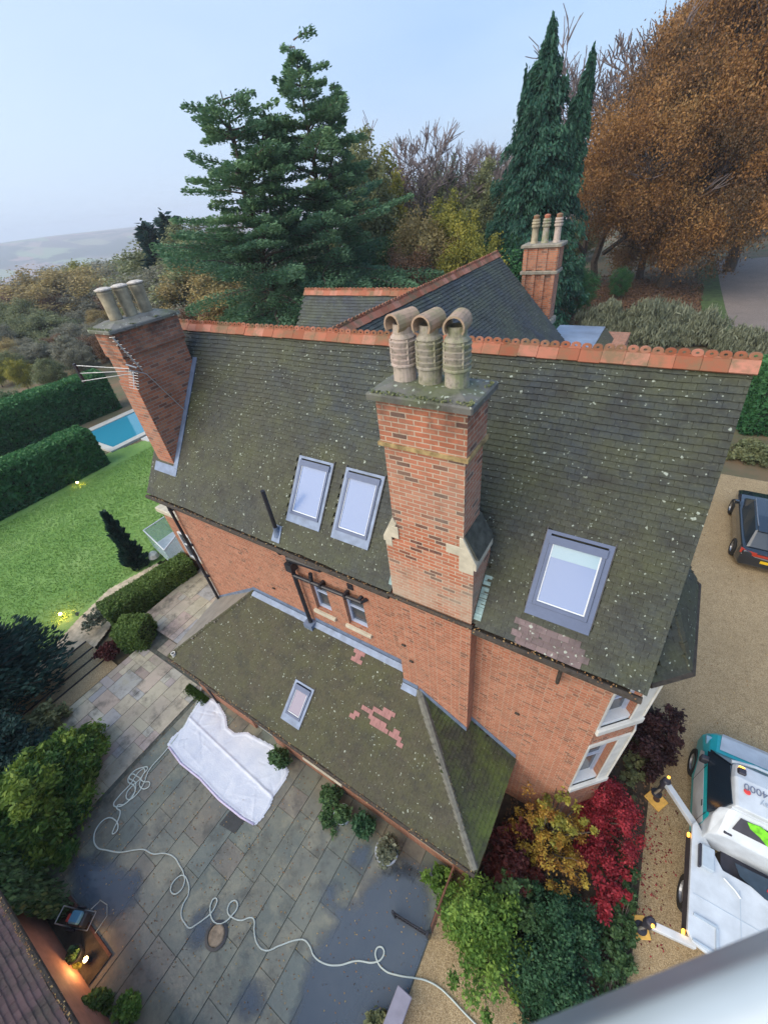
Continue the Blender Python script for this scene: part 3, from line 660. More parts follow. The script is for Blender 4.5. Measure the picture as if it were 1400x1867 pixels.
# --- main chimney
ch = empty('x',(0,0,0)); bpy.data.objects.remove(ch)
def pot_tall(c, mat, hood=True):
    mb = MB(); x,y,z = c
    prof = [(.148,0),(.142,.2),(.165,.215),(.165,.235),(.145,.245)]
    h = .25
    for k in range(4): prof += [(.15,h),(.168,h+.045),(.138,h+.05),(.138,h+.065)]; h += .07
    prof += [(.15,h+.01),(.115,h+.055),(.11,h+.16),(.09,h+.16),(.09,h)]
    mb.lathe(c, prof, 20); h += .05
    for an in (40,140,220,320): # ribs
        a_ = R(an); mb.box(x+.15*math.cos(a_)-.012,x+.15*math.cos(a_)+.012,y+.15*math.sin(a_)-.012,y+.15*math.sin(a_)+.012,z+.26,z+.53)
    return mb, h
m_pot = [mosspot('pale_pink_clay_pot',(.46,.37,.33),(.40,.34,.28),(.16,.15,.12),.1), mosspot('mossy_clay_pot',(.33,.30,.25),(.22,.22,.13),(.12,.11,.09),.06), mosspot('grey_green_clay_pot',(.35,.31,.26),(.22,.24,.13),(.12,.11,.09),.1)]
m_hood = mosspot('buff_clay_hood',(.40,.28,.20),(.30,.25,.15),(.16,.14,.09),.05)
m_cap = tilemat('mossy_cement_capping',(.17,.165,.15),(.10,.10,.09),(.085,.11,.035),.15,1.6)
sb = MB(); sb.box(-3.05,-1.5,4.085,4.80,7.0,8.48); sb.box(-2.87,-1.68,4.10,4.70,8.48,10.33); sb.box(-2.90,-1.65,4.07,4.73,10.33,10.95)
stack = sb.build('chimney', m_stack, house); stack['label'] = 'tall red brick chimney in front of the roof with three hooded clay pots'
s = MB(); s.prism([(-2.93,4.04,10.33),(-1.62,4.04,10.33),(-1.62,4.76,10.33),(-2.93,4.76,10.33)],(0,0,-.055)); s.build('string_course', plain('mossy_brick_band',(.30,.22,.10),.9,var=.6,nscale=9,bump=.01), stack)
s = MB() # stone shoulders
s.prism([(-1.50,4.08,8.40),(-1.46,4.08,8.40),(-1.46,4.08,8.52),(-1.68,4.08,8.98),(-1.74,4.08,8.98),(-1.74,4.08,8.8)],(0,.70,0))
s.prism([(-3.05,4.08,8.42),(-2.80,4.08,8.86),(-2.87,4.08,8.98),(-3.09,4.08,8.52),(-3.09,4.08,8.42)],(0,.70,0))
s.prism([(-1.5,4.075,8.30),(-1.5,4.075,8.55),(-1.66,4.075,8.80),(-1.95,4.075,8.80),(-1.95,4.075,8.62),(-1.74,4.075,8.62),(-1.74,4.075,8.30)],(0,.02,0))
s.prism([(-3.05,4.075,8.34),(-2.92,4.075,8.34),(-2.92,4.075,8.55),(-2.78,4.075,8.55),(-2.78,4.075,8.80),(-2.92,4.075,8.80),(-3.05,4.075,8.55)],(0,.02,0))
s.split('stone_shoulder', m_stone, stack, bevel=.012)
s = MB(); s.prism([(-1.62,4.12,8.6),(-1.44,4.12,8.6),(-1.66,4.12,9.0),(-1.70,4.12,9.0)],(0,.62,0)); s.build('slate_weathering', plain('black_mossy_slate',(.06,.065,.055),.8,var=.5,nscale=8), stack)
s = MB(); s.bbox(-2.99,-1.56,3.98,4.82,10.95,11.04,.02)
s.add([(-2.96,4.01,11.04),(-1.59,4.01,11.04),(-1.59,4.79,11.04),(-2.96,4.79,11.04),(-2.7,4.25,11.11),(-1.85,4.25,11.11),(-1.85,4.55,11.11),(-2.7,4.55,11.11)],[(0,1,5,4),(1,2,6,5),(2,3,7,6),(3,0,4,7),(4,5,6,7)])
s.build('capping', m_cap, stack)
for i,px_ in enumerate((-2.63,-2.28,-1.93)):
    c = (px_,4.40,11.08); mb,h = pot_tall(c, None); o = mb.build('chimney_pot', m_pot[i], stack, smooth=False)
    hb = MB(); z = c[2]+h+.09; n = 12; ang = R((-14,-4,10)[i]); rr_ = .122; vs = []
    for (yy,ex) in ((-.17,0),(.20,0)):
        for r_ in (rr_,rr_-.02):
            for k in range(n+1): a_ = R(-35)+R(250)*k/n; vs.append((r_*math.cos(a_), yy, r_*math.sin(a_)+.03))
    m_ = n+1; fs = []
    for k in range(n): fs += [(k,k+1,2*m_+k+1,2*m_+k),(m_+k+1,m_+k,3*m_+k,3*m_+k+1),(k+1,k,m_+k,m_+k+1),(2*m_+k,2*m_+k+1,3*m_+k+1,3*m_+k)]
    fs += [(0,2*m_,3*m_,m_),(n,m_+n,3*m_+n,2*m_+n)]
    hb.M = Matrix.Translation((c[0],c[1],z))@Matrix.Rotation(ang,4,'Z'); hb.add(vs,fs)
    ho = hb.build('hood', m_hood, o, smooth=False)
# flashings at stack
s = MB()
for k in range(7):
    v0 = .1+k*.115; s.prism([onroof(-1.485,v0,.02),onroof(-1.36,v0,.02),onroof(-1.36,v0+.11,.03),onroof(-1.485,v0+.11,.03)],Ns*.012)
s.prism([onroof(-3.16,.12,.03),onroof(-3.06,.12,.03),onroof(-3.06,.42,.03),onroof(-3.16,.42,.03)],Ns*.012)
s.split('stack_flashing', plain('verdigris_lead',(.22,.33,.33),.5,.1,var=.4,nscale=9), roof)
# --- left chimney
sb = MB(); sb.box(-10.72,-10.03,4.66,6.28,6.5,10.1); sb.box(-10.70,-10.03,4.70,6.28,10.1,10.62); sb.box(-10.72,-9.97,4.66,6.30,10.70,11.2)
for k in range(3): sb.box(-10.70-.01*k,-10.02+.016*k,4.70-.02*k,6.29+.02*k,10.62+.001+.027*k,10.648+.027*k)
lch = sb.build('chimney', m_stackold, house); lch['label'] = 'leaning-looking brick chimney at the left gable, mossy capping and three plain pots'
s = MB(); s.bbox(-10.82,-9.91,4.58,6.38,11.2,11.27,.02)
s.add([(-10.79,4.61,11.27),(-9.94,4.61,11.27),(-9.94,6.35,11.27),(-10.79,6.35,11.27),(-10.65,4.95,11.36),(-10.2,4.95,11.36),(-10.2,6.1,11.36),(-10.65,6.1,11.36)],[(0,1,5,4),(1,2,6,5),(2,3,7,6),(3,0,4,7),(4,5,6,7)])
s.build('capping', m_cap, lch)
m_plainpot = plain('buff_plain_pot',(.30,.26,.18),.85,var=.45,nscale=5,bump=.004)
for i,y_ in enumerate((5.12,5.49,5.87)):
    mb = MB(); mb.lathe((-10.42,y_,11.33),[(.125,0),(.14,.05),(.135,.3),(.15,.52),(.155,.56),(.135,.60),(.12,.60),(.12,.2)],20); o = mb.build('chimney_pot', m_plainpot, lch, smooth=False)
    mb = MB(); mb.lathe((-10.42,y_,11.91),[(.118,-.06),(.118,.03),(.17,.035),(.172,.06),(.10,.085),(0.001,.09)],18); mb.build('pot_lid', plain('rusty_white_lid',(.55,.50,.44),.7,var=.3,nscale=20), o)
s = MB(); s.prism([onroof(-10.02,vy(4.62),.03),onroof(-9.86,vy(4.62),.03),onroof(-9.86,vy(6.36),.03),onroof(-10.02,vy(6.36),.03)],Ns*.015)
s.prism([onroof(-10.8,vy(4.50),.03),onroof(-9.85,vy(4.50),.03),onroof(-9.85,vy(4.65),.03),onroof(-10.8,vy(4.65),.03)],Ns*.02)
for k in range(24):
    z = 8.0+k*.09; y = 4.66+(z-7.87)/Vs.z*Vs.y; s.box(-10.03,-10.018,y-.03,y+.05,z-.05,z+.04)
s.build('lead_flashing', m_lead, lch)
for (x0_,x1_,y0_,y1_,z_,par_) in ((-10.80,-9.92,4.6,6.37,11.29,lch),(-2.97,-1.58,4.0,4.8,11.06,stack)):
    k = 650; ex = rng.random(k)<.6; P = np.column_stack([rng.uniform(x0_,x1_,k),rng.uniform(y0_,y1_,k),z_+.03*rng.random(k)]); m_ = rng.random(k)
    P[ex&(m_<.35),0] = x1_-abs(rng.normal(size=(ex&(m_<.35)).sum()))*.03; P[ex&(m_>=.35)&(m_<.7),1] = y0_+abs(rng.normal(size=(ex&(m_>=.35)&(m_<.7)).sum()))*.03
    P = P[(np.sin(P[:,0]*9)+np.sin(P[:,1]*11+1))>-.3]; P[:,2] -= .02
    tag(leaves('moss',P,.03,LF['olive'],par_,rng.random(len(P)),elong=1.2),kind='stuff')
# TV aerial on the left chimney
ae = empty('tv_aerial', (-9.9,4.75,10.2), 'grey yagi television aerial bracketed to the left brick chimney', 'aerial')
m_al = plain('dull_aluminium',(.45,.46,.46),.4,.6,var=.1)
s = MB(); s.tube([(-9.93,4.62,11.15),(-9.9,4.9,10.35)],.018,6); s.tube([(-9.9,4.62,10.45),(-9.9,4.95,10.25),(-9.98,5.6,8.9)],.012,6); s.tube([(-10.0,4.66,10.55),(-9.85,4.78,10.45)],.02,6); s.build('mast', m_al, ae)
s = MB()
a0 = Vector((-9.86,4.62,10.42))
for k,dy in enumerate((-.0,.09,.18)): s.tube([a0+Vector((0,dy*.3,.06-.06*k)), a0+Vector((-.95,-.62-dy*.2,.26-.17*k))],.011,6)
s.build('reflector_boom', m_al, ae)
s = MB(); s.tube([a0+Vector((.02,.05,0)), a0+Vector((.12,-.15,-.32))],.01,6)
for k in range(7):
    c = a0+Vector((.03,.03,-.03)).lerp(Vector((.12,-.15,-.32)),k/6.); s.tube([c+Vector((-.09,-.05,.03)),c+Vector((.09,.05,-.03))],.006,5)
for k in range(9):
    c = Vector((-9.93,4.62,11.15)).lerp(Vector((-9.9,4.9,10.35)),k/9.); s.tube([c+Vector((-.06,-.03,0)),c+Vector((.06,.03,0))],.005,5)
s.split('director_rod', m_al, ae)
s = MB(); e0 = a0+Vector((-.97,-.66,.1)); s.prism([e0+Vector((0,0,.2)),e0+Vector((.05,.02,.2)),e0+Vector((.05,.02,-.22)),e0+Vector((0,0,-.22))],(-.02,.05,0)); s.build('end_plate', m_black, ae)
s = MB(); s.box(-10.02,-9.95,5.55,5.72,8.75,8.95); s.build('junction_box', m_al, ae)
# --- right bay
by = [(.78,4.40),(1.42,5.04),(1.42,6.4),(.78,7.04)]
Ub = Vector((1,1,0)).normalized(); Lb = math.hypot(.64,.64)
mb = MB(); wallmesh(mb,(.78,4.40,-.2),Ub,Lb,7.2,[(.06,.66,5.30,6.45),(.06,.66,2.50,4.45)]); mb.add([(1.42,5.04,-.2),(1.42,6.4,-.2),(1.42,6.4,7.0),(1.42,5.04,7.0)],[(0,1,2,3)]); mb.add([(1.42,6.4,-.2),(.78,7.04,-.2),(.78,7.04,7.0),(1.42,6.4,7.0)],[(0,1,2,3)])
bay = mb.build('bay_wall', m_brick, house)
Nb = Ub.cross(Vector((0,0,1)))
s = MB(); Ob = Vector((.78,4.40,-.2))
def bb(u0,u1,z0,z1,n0,n1): s.prism([Ob+Ub*u0+Nb*n0+Vector((0,0,z0)),Ob+Ub*u1+Nb*n0+Vector((0,0,z0)),Ob+Ub*u1+Nb*n0+Vector((0,0,z1)),Ob+Ub*u0+Nb*n0+Vector((0,0,z1))],Nb*(n1-n0))
for z0,z1 in ((5.30,6.45),(2.50,4.45)):
    bb(-.0,.06,z0,z1+.06,-.02,.02); bb(.66,Lb+.02,z0,z1+.06,-.02,.02); bb(0,Lb+.02,z0-.16,z0,-.12,.07); bb(0,Lb+.03,z1+.06,z1+.18,-.02,.03)
s.box(1.425,1.46,5.0,6.45,5.14,6.7); s.box(1.425,1.46,5.0,6.45,2.3,4.6)
s.split('stone_surround', m_stonew, bay, bevel=.01)
s = MB(); [bb(.06,.66,z0-.002,z0+.12,-.20,-.02) for z0 in (5.30,2.50)]; s.split('inner_sill', m_white, bay)
for z0,z1 in ((5.30,6.45),(2.50,4.45)): sash(Ob,Ub,.06,.66,z0,z1,bay,frame=m_winbl,sill=False,inset=.14)
# bay roof: apron planes from the verge line to the bay eave (z 7.1)
vb = onroof(XR,vy(5.16)); A_ = Vector((1.12,4.34,7.1)); B_ = Vector((1.56,4.78,7.1)); C_ = Vector((1.58,6.65,7.1)); D_ = Vector((1.10,7.1,7.1)); P1 = Vector((1.07,5.1,8.0)); P2 = Vector((1.07,6.3,8.0))
brf = tiled('bay_roof', [B_,C_,P2,P1], m_tile, house); 
t_ = tiled('bay_roof_cheek', [A_,B_,P1], m_tile, brf); t_ = tiled('bay_roof_cheek', [C_,D_,P2], m_tile, brf)
s = MB(); s.tube([A_+Vector((.0,-.03,-.05)),B_+Vector((.04,-.02,-.05)),C_+Vector((.04,.02,-.05)),D_],.05,8); s.build('bay_gutter', m_gutter, brf)
ridge('hip_tiles', B_+Vector((0,0,.03)), P1+Vector((0,0,.03)), brf, w=.09, seg=.2, crest=False, mat=m_tile, drop=.05)
# --- single-storey extension with hipped lean-to roof
EX0,EX1,EY0,EZ0,TZ = -10.5,-.42,2.02,2.32,4.08
aL = Vector((-8.35,4.37,TZ)); aR = Vector((-2.68,4.05,3.86)); c0 = Vector((EX0,EY0,EZ0)); c1 = Vector((EX1,EY0,EZ0)); c2 = Vector((EX1+.02,4.37,EZ0)); c3 = Vector((-10.95,4.37,EZ0))
dirF = (aL-Vector((aL.x,EY0,EZ0))); lf = dirF.length; Vf = dirF.normalized(); Nf = Vector((0,-Vf.z,Vf.y))
def onext(x,v,n=0): return Vector((x,EY0,EZ0))+Vf*v+Nf*n
ske = (-5.80,-5.28,.50,1.33)
aR2 = onext(-2.68,(4.09-EY0)/Vf.y); aM = onext(-3.08,lf)
er = tiled('extension_roof', [c0,c1,aR2,aM,aL], m_tile_ext, house, [(ske[0]-EX0-.05,ske[1]-EX0+.05,ske[2]-.02,ske[3]+.05)])
tiled('extension_roof_end', [c1,c2,aR2+Vector((.05,.25,-.05)),aR2], tilemat('very_mossy_roof_tile',(.028,.030,.020),(.038,.038,.02),(.085,.125,.015),.4,.6), er)
tiled('extension_roof_left', [c3,c0,aL], plain('grey_smooth_tile',(.20,.185,.16),.8,var=.15,nscale=3), er)
ridge('hip_tiles', c1+Vector((-.02,.02,.03)), aR2+Vector((0,0,.03)), er, w=.10, seg=.16, crest=False, mat=plain('grey_bonnet_tile',(.13,.13,.11),.8,var=.3,nscale=10), drop=.05)
ridge('hip_tiles', c0+Vector((0,0,.02)), aL+Vector((0,0,.02)), er, w=.08, seg=.16, crest=False, mat=m_tile_ext, drop=.05)
se = skylight(*ske,onext,er,fr=.07,pane=glassm('lilac_roof_glass',(.15,.13,.22))); se['label'] = 'small roof window low on the lean-to roof'
fl = MB(); 
def strip(x0,x1,y): z0 = EZ0+(y-EY0)/Vf.y*Vf.z; fl.box(x0,x1,y-.014,y-.002,z0-.02,z0+.17); fl.prism([onext(x0,(y-EY0)/Vf.y-.16,.03),onext(x1,(y-EY0)/Vf.y-.16,.03),onext(x1,(y-EY0)/Vf.y-.005,.035),onext(x0,(y-EY0)/Vf.y-.005,.035)],Nf*.01)
strip(-8.35,-6.2,4.378); strip(-5.95,-3.1,4.378); strip(-3.1,-2.7,4.088); fl.box(-6.22,-5.93,4.14,4.372,3.93,4.12)
e_ = aL; 
for A2,B2,yy in ((Vector((-8.35,0,TZ)),Vector((-10.9,0,EZ0)),4.376),(Vector((-2.66,0,3.86)),Vector((-1.5,0,3.12)),4.085),(Vector((-1.5,0,3.12)),Vector((-.4,0,2.38)),4.376)):
    fl.prism([(A2.x,yy,A2.z),(B2.x,yy,B2.z),(B2.x,yy,B2.z+.15),(A2.x,yy,A2.z+.15)],(0,-.016,0))
fl.build('lead_flashing', m_lead, er)
# patches of new pink tiles
mbp = MB()
def ptile(x,v): mbp.prism([onext(x,v,.032),onext(x+.16,v,.032),onext(x+.16,v+.10,.030),onext(x,v+.10,.030)],Nf*.006)
def roofpt(px,py):
    vv = ray(px,py); t = (Vector((0,EY0,EZ0))-Vector((0,0,CH))).dot(Nf)/Vector(vv).dot(Nf); q = Vector(vv)*t+Vector((0,0,CH)); return q.x,(q.y-EY0)/Vf.y
for px,py,cells in ((645,1205,[(0,0),(1,0),(0,1),(1,2),(0,2)]),(695,1305,[(0,0),(1,0),(-1,0),(0,1),(1,1)]),(690,1330,[(0,0),(-1,0),(-2,1),(-1,1),(0,1),(1,0),(-3,2),(-2,2)]),(715,1340,[(0,0),(0,1),(1,-1),(1,0)]),(642,1310,[(0,0),(0,1)])):
    x0,v0 = roofpt(px,py)
    for a_,b_ in cells: ptile(x0+a_*.165+(b_%2)*.08-.08, round(v0/.1)*.1+b_*.1-.02)
pm = mbp.split('replacement_tile', m_pink, er)
# moss tufts on extension right end
ew = MB(); O2 = (-10.35,2.22,-.2)
ewin = [(-4.4+10.35-.0,-4.4+10.35+.0001,1,1.001)]
wallmesh(ew, O2, (1,0,0), 9.75, 2.5, [(2.6,3.5,.2,2.25),(4.9,6.1,1.0,2.3),(8.35,9.3,1.25,2.3)]); ew.add([(-.6,2.22,-.2),(-.6,4.37,-.2),(-.6,4.37,2.3),(-.6,2.22,2.3)],[(0,1,2,3)]); ew.add([(-10.35,2.22,-.2),(-10.35,4.37,-.2),(-10.35,4.37,2.3),(-10.35,2.22,2.3)],[(3,2,1,0)])
ewl = ew.build('extension_wall', m_brick, house)
for a,b,c,d in ((4.9,6.1,1.0,2.3),(8.35,9.3,1.25,2.3)): sash(O2,(1,0,0),a,b,c,d,ewl,mull=True)
d_ = MB(); d_.box(-7.75,-6.85,2.30,2.36,0,2.05); dd = d_.build('door', plain('pale_grey_door',(.42,.46,.48),.5,var=.1), ewl); d_ = MB(); d_.tube([(-6.95,2.29,1.0),(-6.95,2.25,1.0),(-7.06,2.25,1.0)],.012,6); d_.build('handle', m_black, dd)
s = MB(); s.tube([(EX0,1.97,2.26),(EX1,1.97,2.26)],.05,8); s.tube([(EX0-.05,2.0,2.26),(-10.98,4.3,2.26)],.045,8); s.box(EX0,EX1,2.03,2.21,2.14,2.2); s.build('extension_gutter', m_gutter, house)
s = MB(); s.tube([(-9.55,1.97,2.2),(-9.55,2.15,2.0),(-9.55,2.16,0)],.035,8); s.tube([(-.62,2.0,2.22),(-.55,2.14,2.0),(-.55,2.15,0)],.035,8); s.split('downpipe', m_black, house)
s = MB(); s.lathe((-10.28,2.12,2.42),[(.07,-.1),(.07,.1),(.05,.1),(.05,-.1)],12); s.build('flue_terminal', m_stonew, er)
# --- balcony block at left
s = MB(); s.box(-16.1,-11.0,6.1,10,-.6,3.35); blk = s.build('side_bay_wall', m_brick, house)
s = MB(); s.bbox(-16.3,-14.75,5.98,6.6,3.35,3.55,.03); s.bbox(-14.75,-11.0,6.0,6.3,3.35,3.47,.02); s.build('stone_coping', m_stone, blk)
sash((-16.1,6.1,-.6),(1,0,0),.5,1.3,1.5,3.0,blk,frame=m_white,inset=-.07)
sash((-16.1,6.1,-.6),(1,0,0),1.9,2.7,1.5,3.0,blk,frame=m_white,inset=-.07)
bal = empty('glass_balustrade', (-17.6,5.9,-.5), 'glass balustrade with white handrail at the left end of the house', 'balustrade')
m_gl = NT('clear_green_glass'); m_gl.set(Base_Color=(.55,.75,.68,1), Roughness=.05, Alpha=.35); m_gl = m_gl.m
q = [at(262,967,1.1),at(300,942,1.1),at(328,968,1.1),at(300,1003,1.1)]
for k,(a,b) in enumerate(((q[0],q[1]),(q[0],q[3]),(q[3],q[2]))):
    s = MB(); s.tube([a,b],.03,8); s.build('handrail', m_white, bal)
    s = MB(); n_ = (b-a).cross(Vector((0,0,1))).normalized()*.012; s.prism([a+Vector((0,0,-.04)),b+Vector((0,0,-.04)),b+Vector((0,0,-1.0)),a+Vector((0,0,-1.0))],n_); s.build('glass_panel', m_gl, bal)
s = MB(); s.prism([p_+Vector((0,0,-1.1)) for p_ in q],(0,0,.08)); s.build('deck', plain('white_deck',(.55,.6,.62),.6), bal)
# --- rear cross wing
WX,WZ,WYf = -6.42,10.55,18.5
sx = 3.6; WE = WZ-sx*1.03
wr = tiled('wing_roof', [(WX+sx,7.5,WE),(WX+sx,WYf,WE),(WX,WYf,WZ),(WX,7.5,WZ)], m_tile_wing, house, gauge=.11)
MB().prism([(WX,7.5,WZ),(WX,WYf,WZ),(WX-sx,WYf,WE),(WX-sx,7.5,WE)],(0,0,-.05)).build('wing_rear_slope', m_tile_wing, wr)
ridge('ridge_tiles', (WX,7.2,WZ+.03),(WX,WYf+.05,WZ+.03), wr, w=.15)
s = MB(); s.add([(WX+sx-.25,WYf-.2,-.1),(WX-sx+.25,WYf-.2,-.1),(WX-sx+.25,WYf-.2,WE),(WX,WYf-.2,WZ-.1),(WX+sx-.25,WYf-.2,WE)],[(0,1,2,3,4)]); s.add([(WX+sx-.25,9.3,-.1),(WX+sx-.25,WYf-.2,-.1),(WX+sx-.25,WYf-.2,WE),(WX+sx-.25,9.3,WE)],[(0,1,2,3)]); s.build('wing_wall', m_brick, house)
# far roof
far = tiled('rear_roof', [(-12.0,11.0,7.9),(-6.4,11.0,7.9),(-6.4,13.0,10.3),(-11.85,13.0,10.3)], m_tile_wing, house, gauge=.11)
ridge('ridge_tiles', (-11.9,13.0,10.33),(-6.5,13.0,10.33), far, w=.15)
s = MB(); s.prism([(-11.85,13.0,10.3),(-6.4,13.0,10.3),(-6.4,15,7.9),(-12,15,7.9)],(0,0,-.05)); s.build('rear_slope', m_tile_wing, far)
s = MB(); s.box(-11.7,-6.5,11.3,14.7,-.3,7.85); s.build('rear_wall', m_brick, house)
# lead-covered bay and right rear chimney
s = MB(); s.prism([(-4.4,18.7,7.0),(-2.35,18.8,7.0),(-2.4,22.3,7.0),(-4.4,22.3,7.0)],(0,0,-.12)); s.build('lead_flat_roof', plain('shiny_lead_flat',(.30,.38,.50),.3,.3,var=.2,nscale=1.5), house)
s = MB(); s.prism([(-2.34,18.8,7.0),(-.9,19.1,6.6),(-2.38,22.2,7.0)],(0,0,-.1)); s.prism([(-2.3,18.4,6.95),(-.95,19.05,6.55),(-.6,19.3,6.3),(-2.3,18.2,6.3)],(0,.02,-.02)); s.build('tiled_cheek', m_tile_ext, house)
s = MB(); s.box(-4.4,-1.3,18.9,22.1,0,6.85); s.build('rear_bay_wall', m_brick, house)
rc = MB(); X0,X1,Y0,Y1 = -5.75,-4.42,19.9,20.6; rc.box(X0,X1,Y0,Y1,6.5,9.75); rc.box(X0-.04,X1+.04,Y0-.04,Y1+.04,9.75,10.55)
for k in range(4): xx = X0+.0+k*(X1-X0-.14)/3; rc.box(xx,xx+.14,Y0-.085,Y0-.041,7.9,10.52)
rch = rc.build('chimney', m_stackold, house); rch['label'] = 'ribbed brick chimney behind the cross wing with three slim banded pots'
s = MB(); s.bbox(X0-.14,X1+.14,Y0-.15,Y1+.14,10.55,10.66,.03); s.bbox(X0-.10,X1+.10,Y0-.12,Y1+.10,9.60,9.72,.03); s.bbox(X0-.1,X1+.12,Y0-.14,Y1+.1,7.6,7.85,.05); s.split('stone_band', plain('pale_mortar_band',(.24,.22,.18),.9,var=.3,nscale=6), rch)
for i,xx in enumerate((-5.5,-5.08,-4.62)):
    mb = MB(); mb.M = Matrix.Translation((xx,20.25,10.66))@Matrix.Diagonal((1.12,1.12,.82,1)); mb.lathe((0,0,0),[(.14,0),(.12,.1),(.11,.62),(.15,.68),(.15,.74),(.12,.76),(.15,.82),(.15,.86),(.12,.88),(.14,.94),(.13,1.0),(.11,1.0),(.11,.8)],14)
    o = mb.build('chimney_pot', [m_plainpot, m_pot[2], m_pot[0]][i], rch)
    mb = MB(); mb.lathe((xx,20.25,11.45),[(.10,0),(.12,.1),(.12,.13),(.06,.16),(0.001,.17)],12); mb.build('pot_lid', m_ridge, o)
# ------------------------------------------------------------------ outbuilding bottom-left
ob = empty('outbuilding', (-8,-3.6,0), 'low brick outbuilding with reddish brown tiled roof at the patio corner', 'outbuilding')
OW = (-11.5,-3.62,-.1); mb = MB(); wallmesh(mb, (-1.8,-3.62,-.1), (-1,0,0), 9.7, 2.45, []); mb.box(-11.5,-1.8,-8,-3.7,-.1,2.3); mb.build('wall', plain('smooth_pink_brick',(.42,.20,.14),.85,var=.15,nscale=5), ob)
go = tiled('roof', [(-12,-3.38,2.4),(-1.5,-3.38,2.4),(-1.5,-6.30,4.6),(-12,-6.30,4.6)], m_garage_tile, ob)
mbp = MB(); VV = Vector((0,-2.92,2.2)).normalized(); NN = Vector((0,VV.z,-VV.y))
def gp(x,v,n): return Vector((x,-3.38,2.4))+VV*v+NN*n
for x0,v0,cells in ((-7.55,.45,[(0,0)]),(-7.05,.42,[(0,0),(0,1)]),(-6.55,.45,[(0,0),(-1,1),(0,1),(1,0),(0,2),(1,1)]),(-6.9,.95,[(0,0),(1,0),(0,1)]),(-6.2,.3,[(0,0)])):
    for a_,b_ in cells:
        x = x0+a_*.165+(b_%2)*.08; v = v0+b_*.1; mbp.prism([gp(x,v,.032),gp(x+.16,v,.032),gp(x+.16,v+.1,.03),gp(x,v+.1,.03)],NN*.006)
mbp.split('replacement_tile', plain('pale_pink_tile',(.30,.20,.20),.8,var=.15), go)
s = MB(); s.tube([(-12,-3.33,2.36),(-1.5,-3.33,2.36)],.06,8); s.build('gutter', m_gutter, ob)
# bed, climber, pots along outbuilding
sheet('border_soil', [(-9.0,-3.6),(-7.0,-3.6),(-7.0,-3.12),(-9.0,-3.12)], .05, m_soil)
s = MB(); s.box(-9.0,-7.0,-3.12,-3.06,0,.06); tag(s.build('bed_edging', plain('red_edging_brick',(.10,.045,.035),.9,var=.3,nscale=12), bevel=.01), 'low red brick edging round the soil bed by the outbuilding', 'edging')
cl = empty('climbing_plant', (-9.2,-3.4,0), 'leafy green climber covering the outbuilding wall below its gutter', 'climber')
C_ = np.column_stack([rng.uniform(-1.9,.7,9000), -.02+abs(rng.normal(size=9000))*.15, rng.uniform(.1,2.35,9000)]); C_[:,0] += (C_[:,2]-1.2)*.1
leaves('foliage', C_, .065*(.6+.8*rng.random(9000)), LF['green'], cl, rng.random(9000)*.9, dirs=np.tile([0,.3,-1],(9000,1)), elong=2.2)
s = MB(); [limb(s,(x_,.05,0),(x_+random.uniform(-.4,.4),.08,2.2),.02,.006) for x_ in (-1.4,-.8,-.2,.4)]; o = s.build('stems', m_bark); o.parent = cl
bush('clipped_shrub', at(185,1838,0), .27,.27,.75,'hedge','dark clipped shrub beside the glowing garden light','shrub',5000,.05,elong=1.3,low=.02,nclump=70)
bush('clipped_shrub', at(240,1838,0), .27,.27,.55,'lime','bright green rounded shrub standing on the patio edge','shrub',5000,.05,elong=1.3,low=.02,nclump=70)
bush('flowering_plant', at(135,1765,0), .16,.16,.3,'yellow','small yellow-green plant in the soil bed by the wall','plant',350,.05,nclump=8)
# glowing garden spotlight
sp = empty('garden_spotlight', (-7.35,-3.38,.02), 'glowing warm garden spotlight shining on the outbuilding wall', 'light')
m_em = NT('warm_lamp_glow'); m_em.set(Base_Color=(1,.7,.3,1)); m_em.p.inputs['Emission Color'].default_value = (1,.62,.22,1); m_em.p.inputs['Emission Strength'].default_value = 40; m_em = m_em.m
s = MB(); s.lathe((-7.35,-3.38,.05),[(.05,0),(.06,.12),(.065,.2),(.05,.2)],14); s.tube([(-7.35,-3.38,0),(-7.35,-3.38,.06)],.015,6); s.build('body', m_black, sp)
s = MB(); s.lathe((-7.35,-3.38,.235),[(.001,.02),(.03,.015),(.048,0)],14); s.build('lens', m_em, sp)
def lamp(name, loc, e, r=.05, col=(1,.55,.2)):
    l_ = bpy.data.lights.new(name,'POINT'); l_.energy = e; l_.color = col; l_.shadow_soft_size = r; o = bpy.data.objects.new(name,l_); COL.objects.link(o); o.location = loc; return o
l1 = lamp('spot_glow', (0,-.02,.34), 7); l1.parent = sp
for i,(px,py,lb) in enumerate(((113,1122,'glowing lawn light at the near edge of the lawn by the path'),(143,882,'tiny glowing light in the grass beside the front clipped hedge'))):
    p_ = at(px,py,-.35); z_ = float(hgt(p_.x,p_.y)); g_ = empty('garden_light', (p_.x,p_.y,z_), lb, 'light')
    s = MB(); s.tube([(0,0,0),(0,0,.22)],.02,8); o = s.build('stake', m_black); o.parent = g_
    s = MB(); s.lathe((0,0,.22),[(.04,0),(.06,.03),(.05,.07),(.001,.09)],10); o = s.build('lens', m_em); o.parent = g_
    if i == 0: l_ = lamp('lawn_glow',(0,0,.4),6); l_.parent = g_
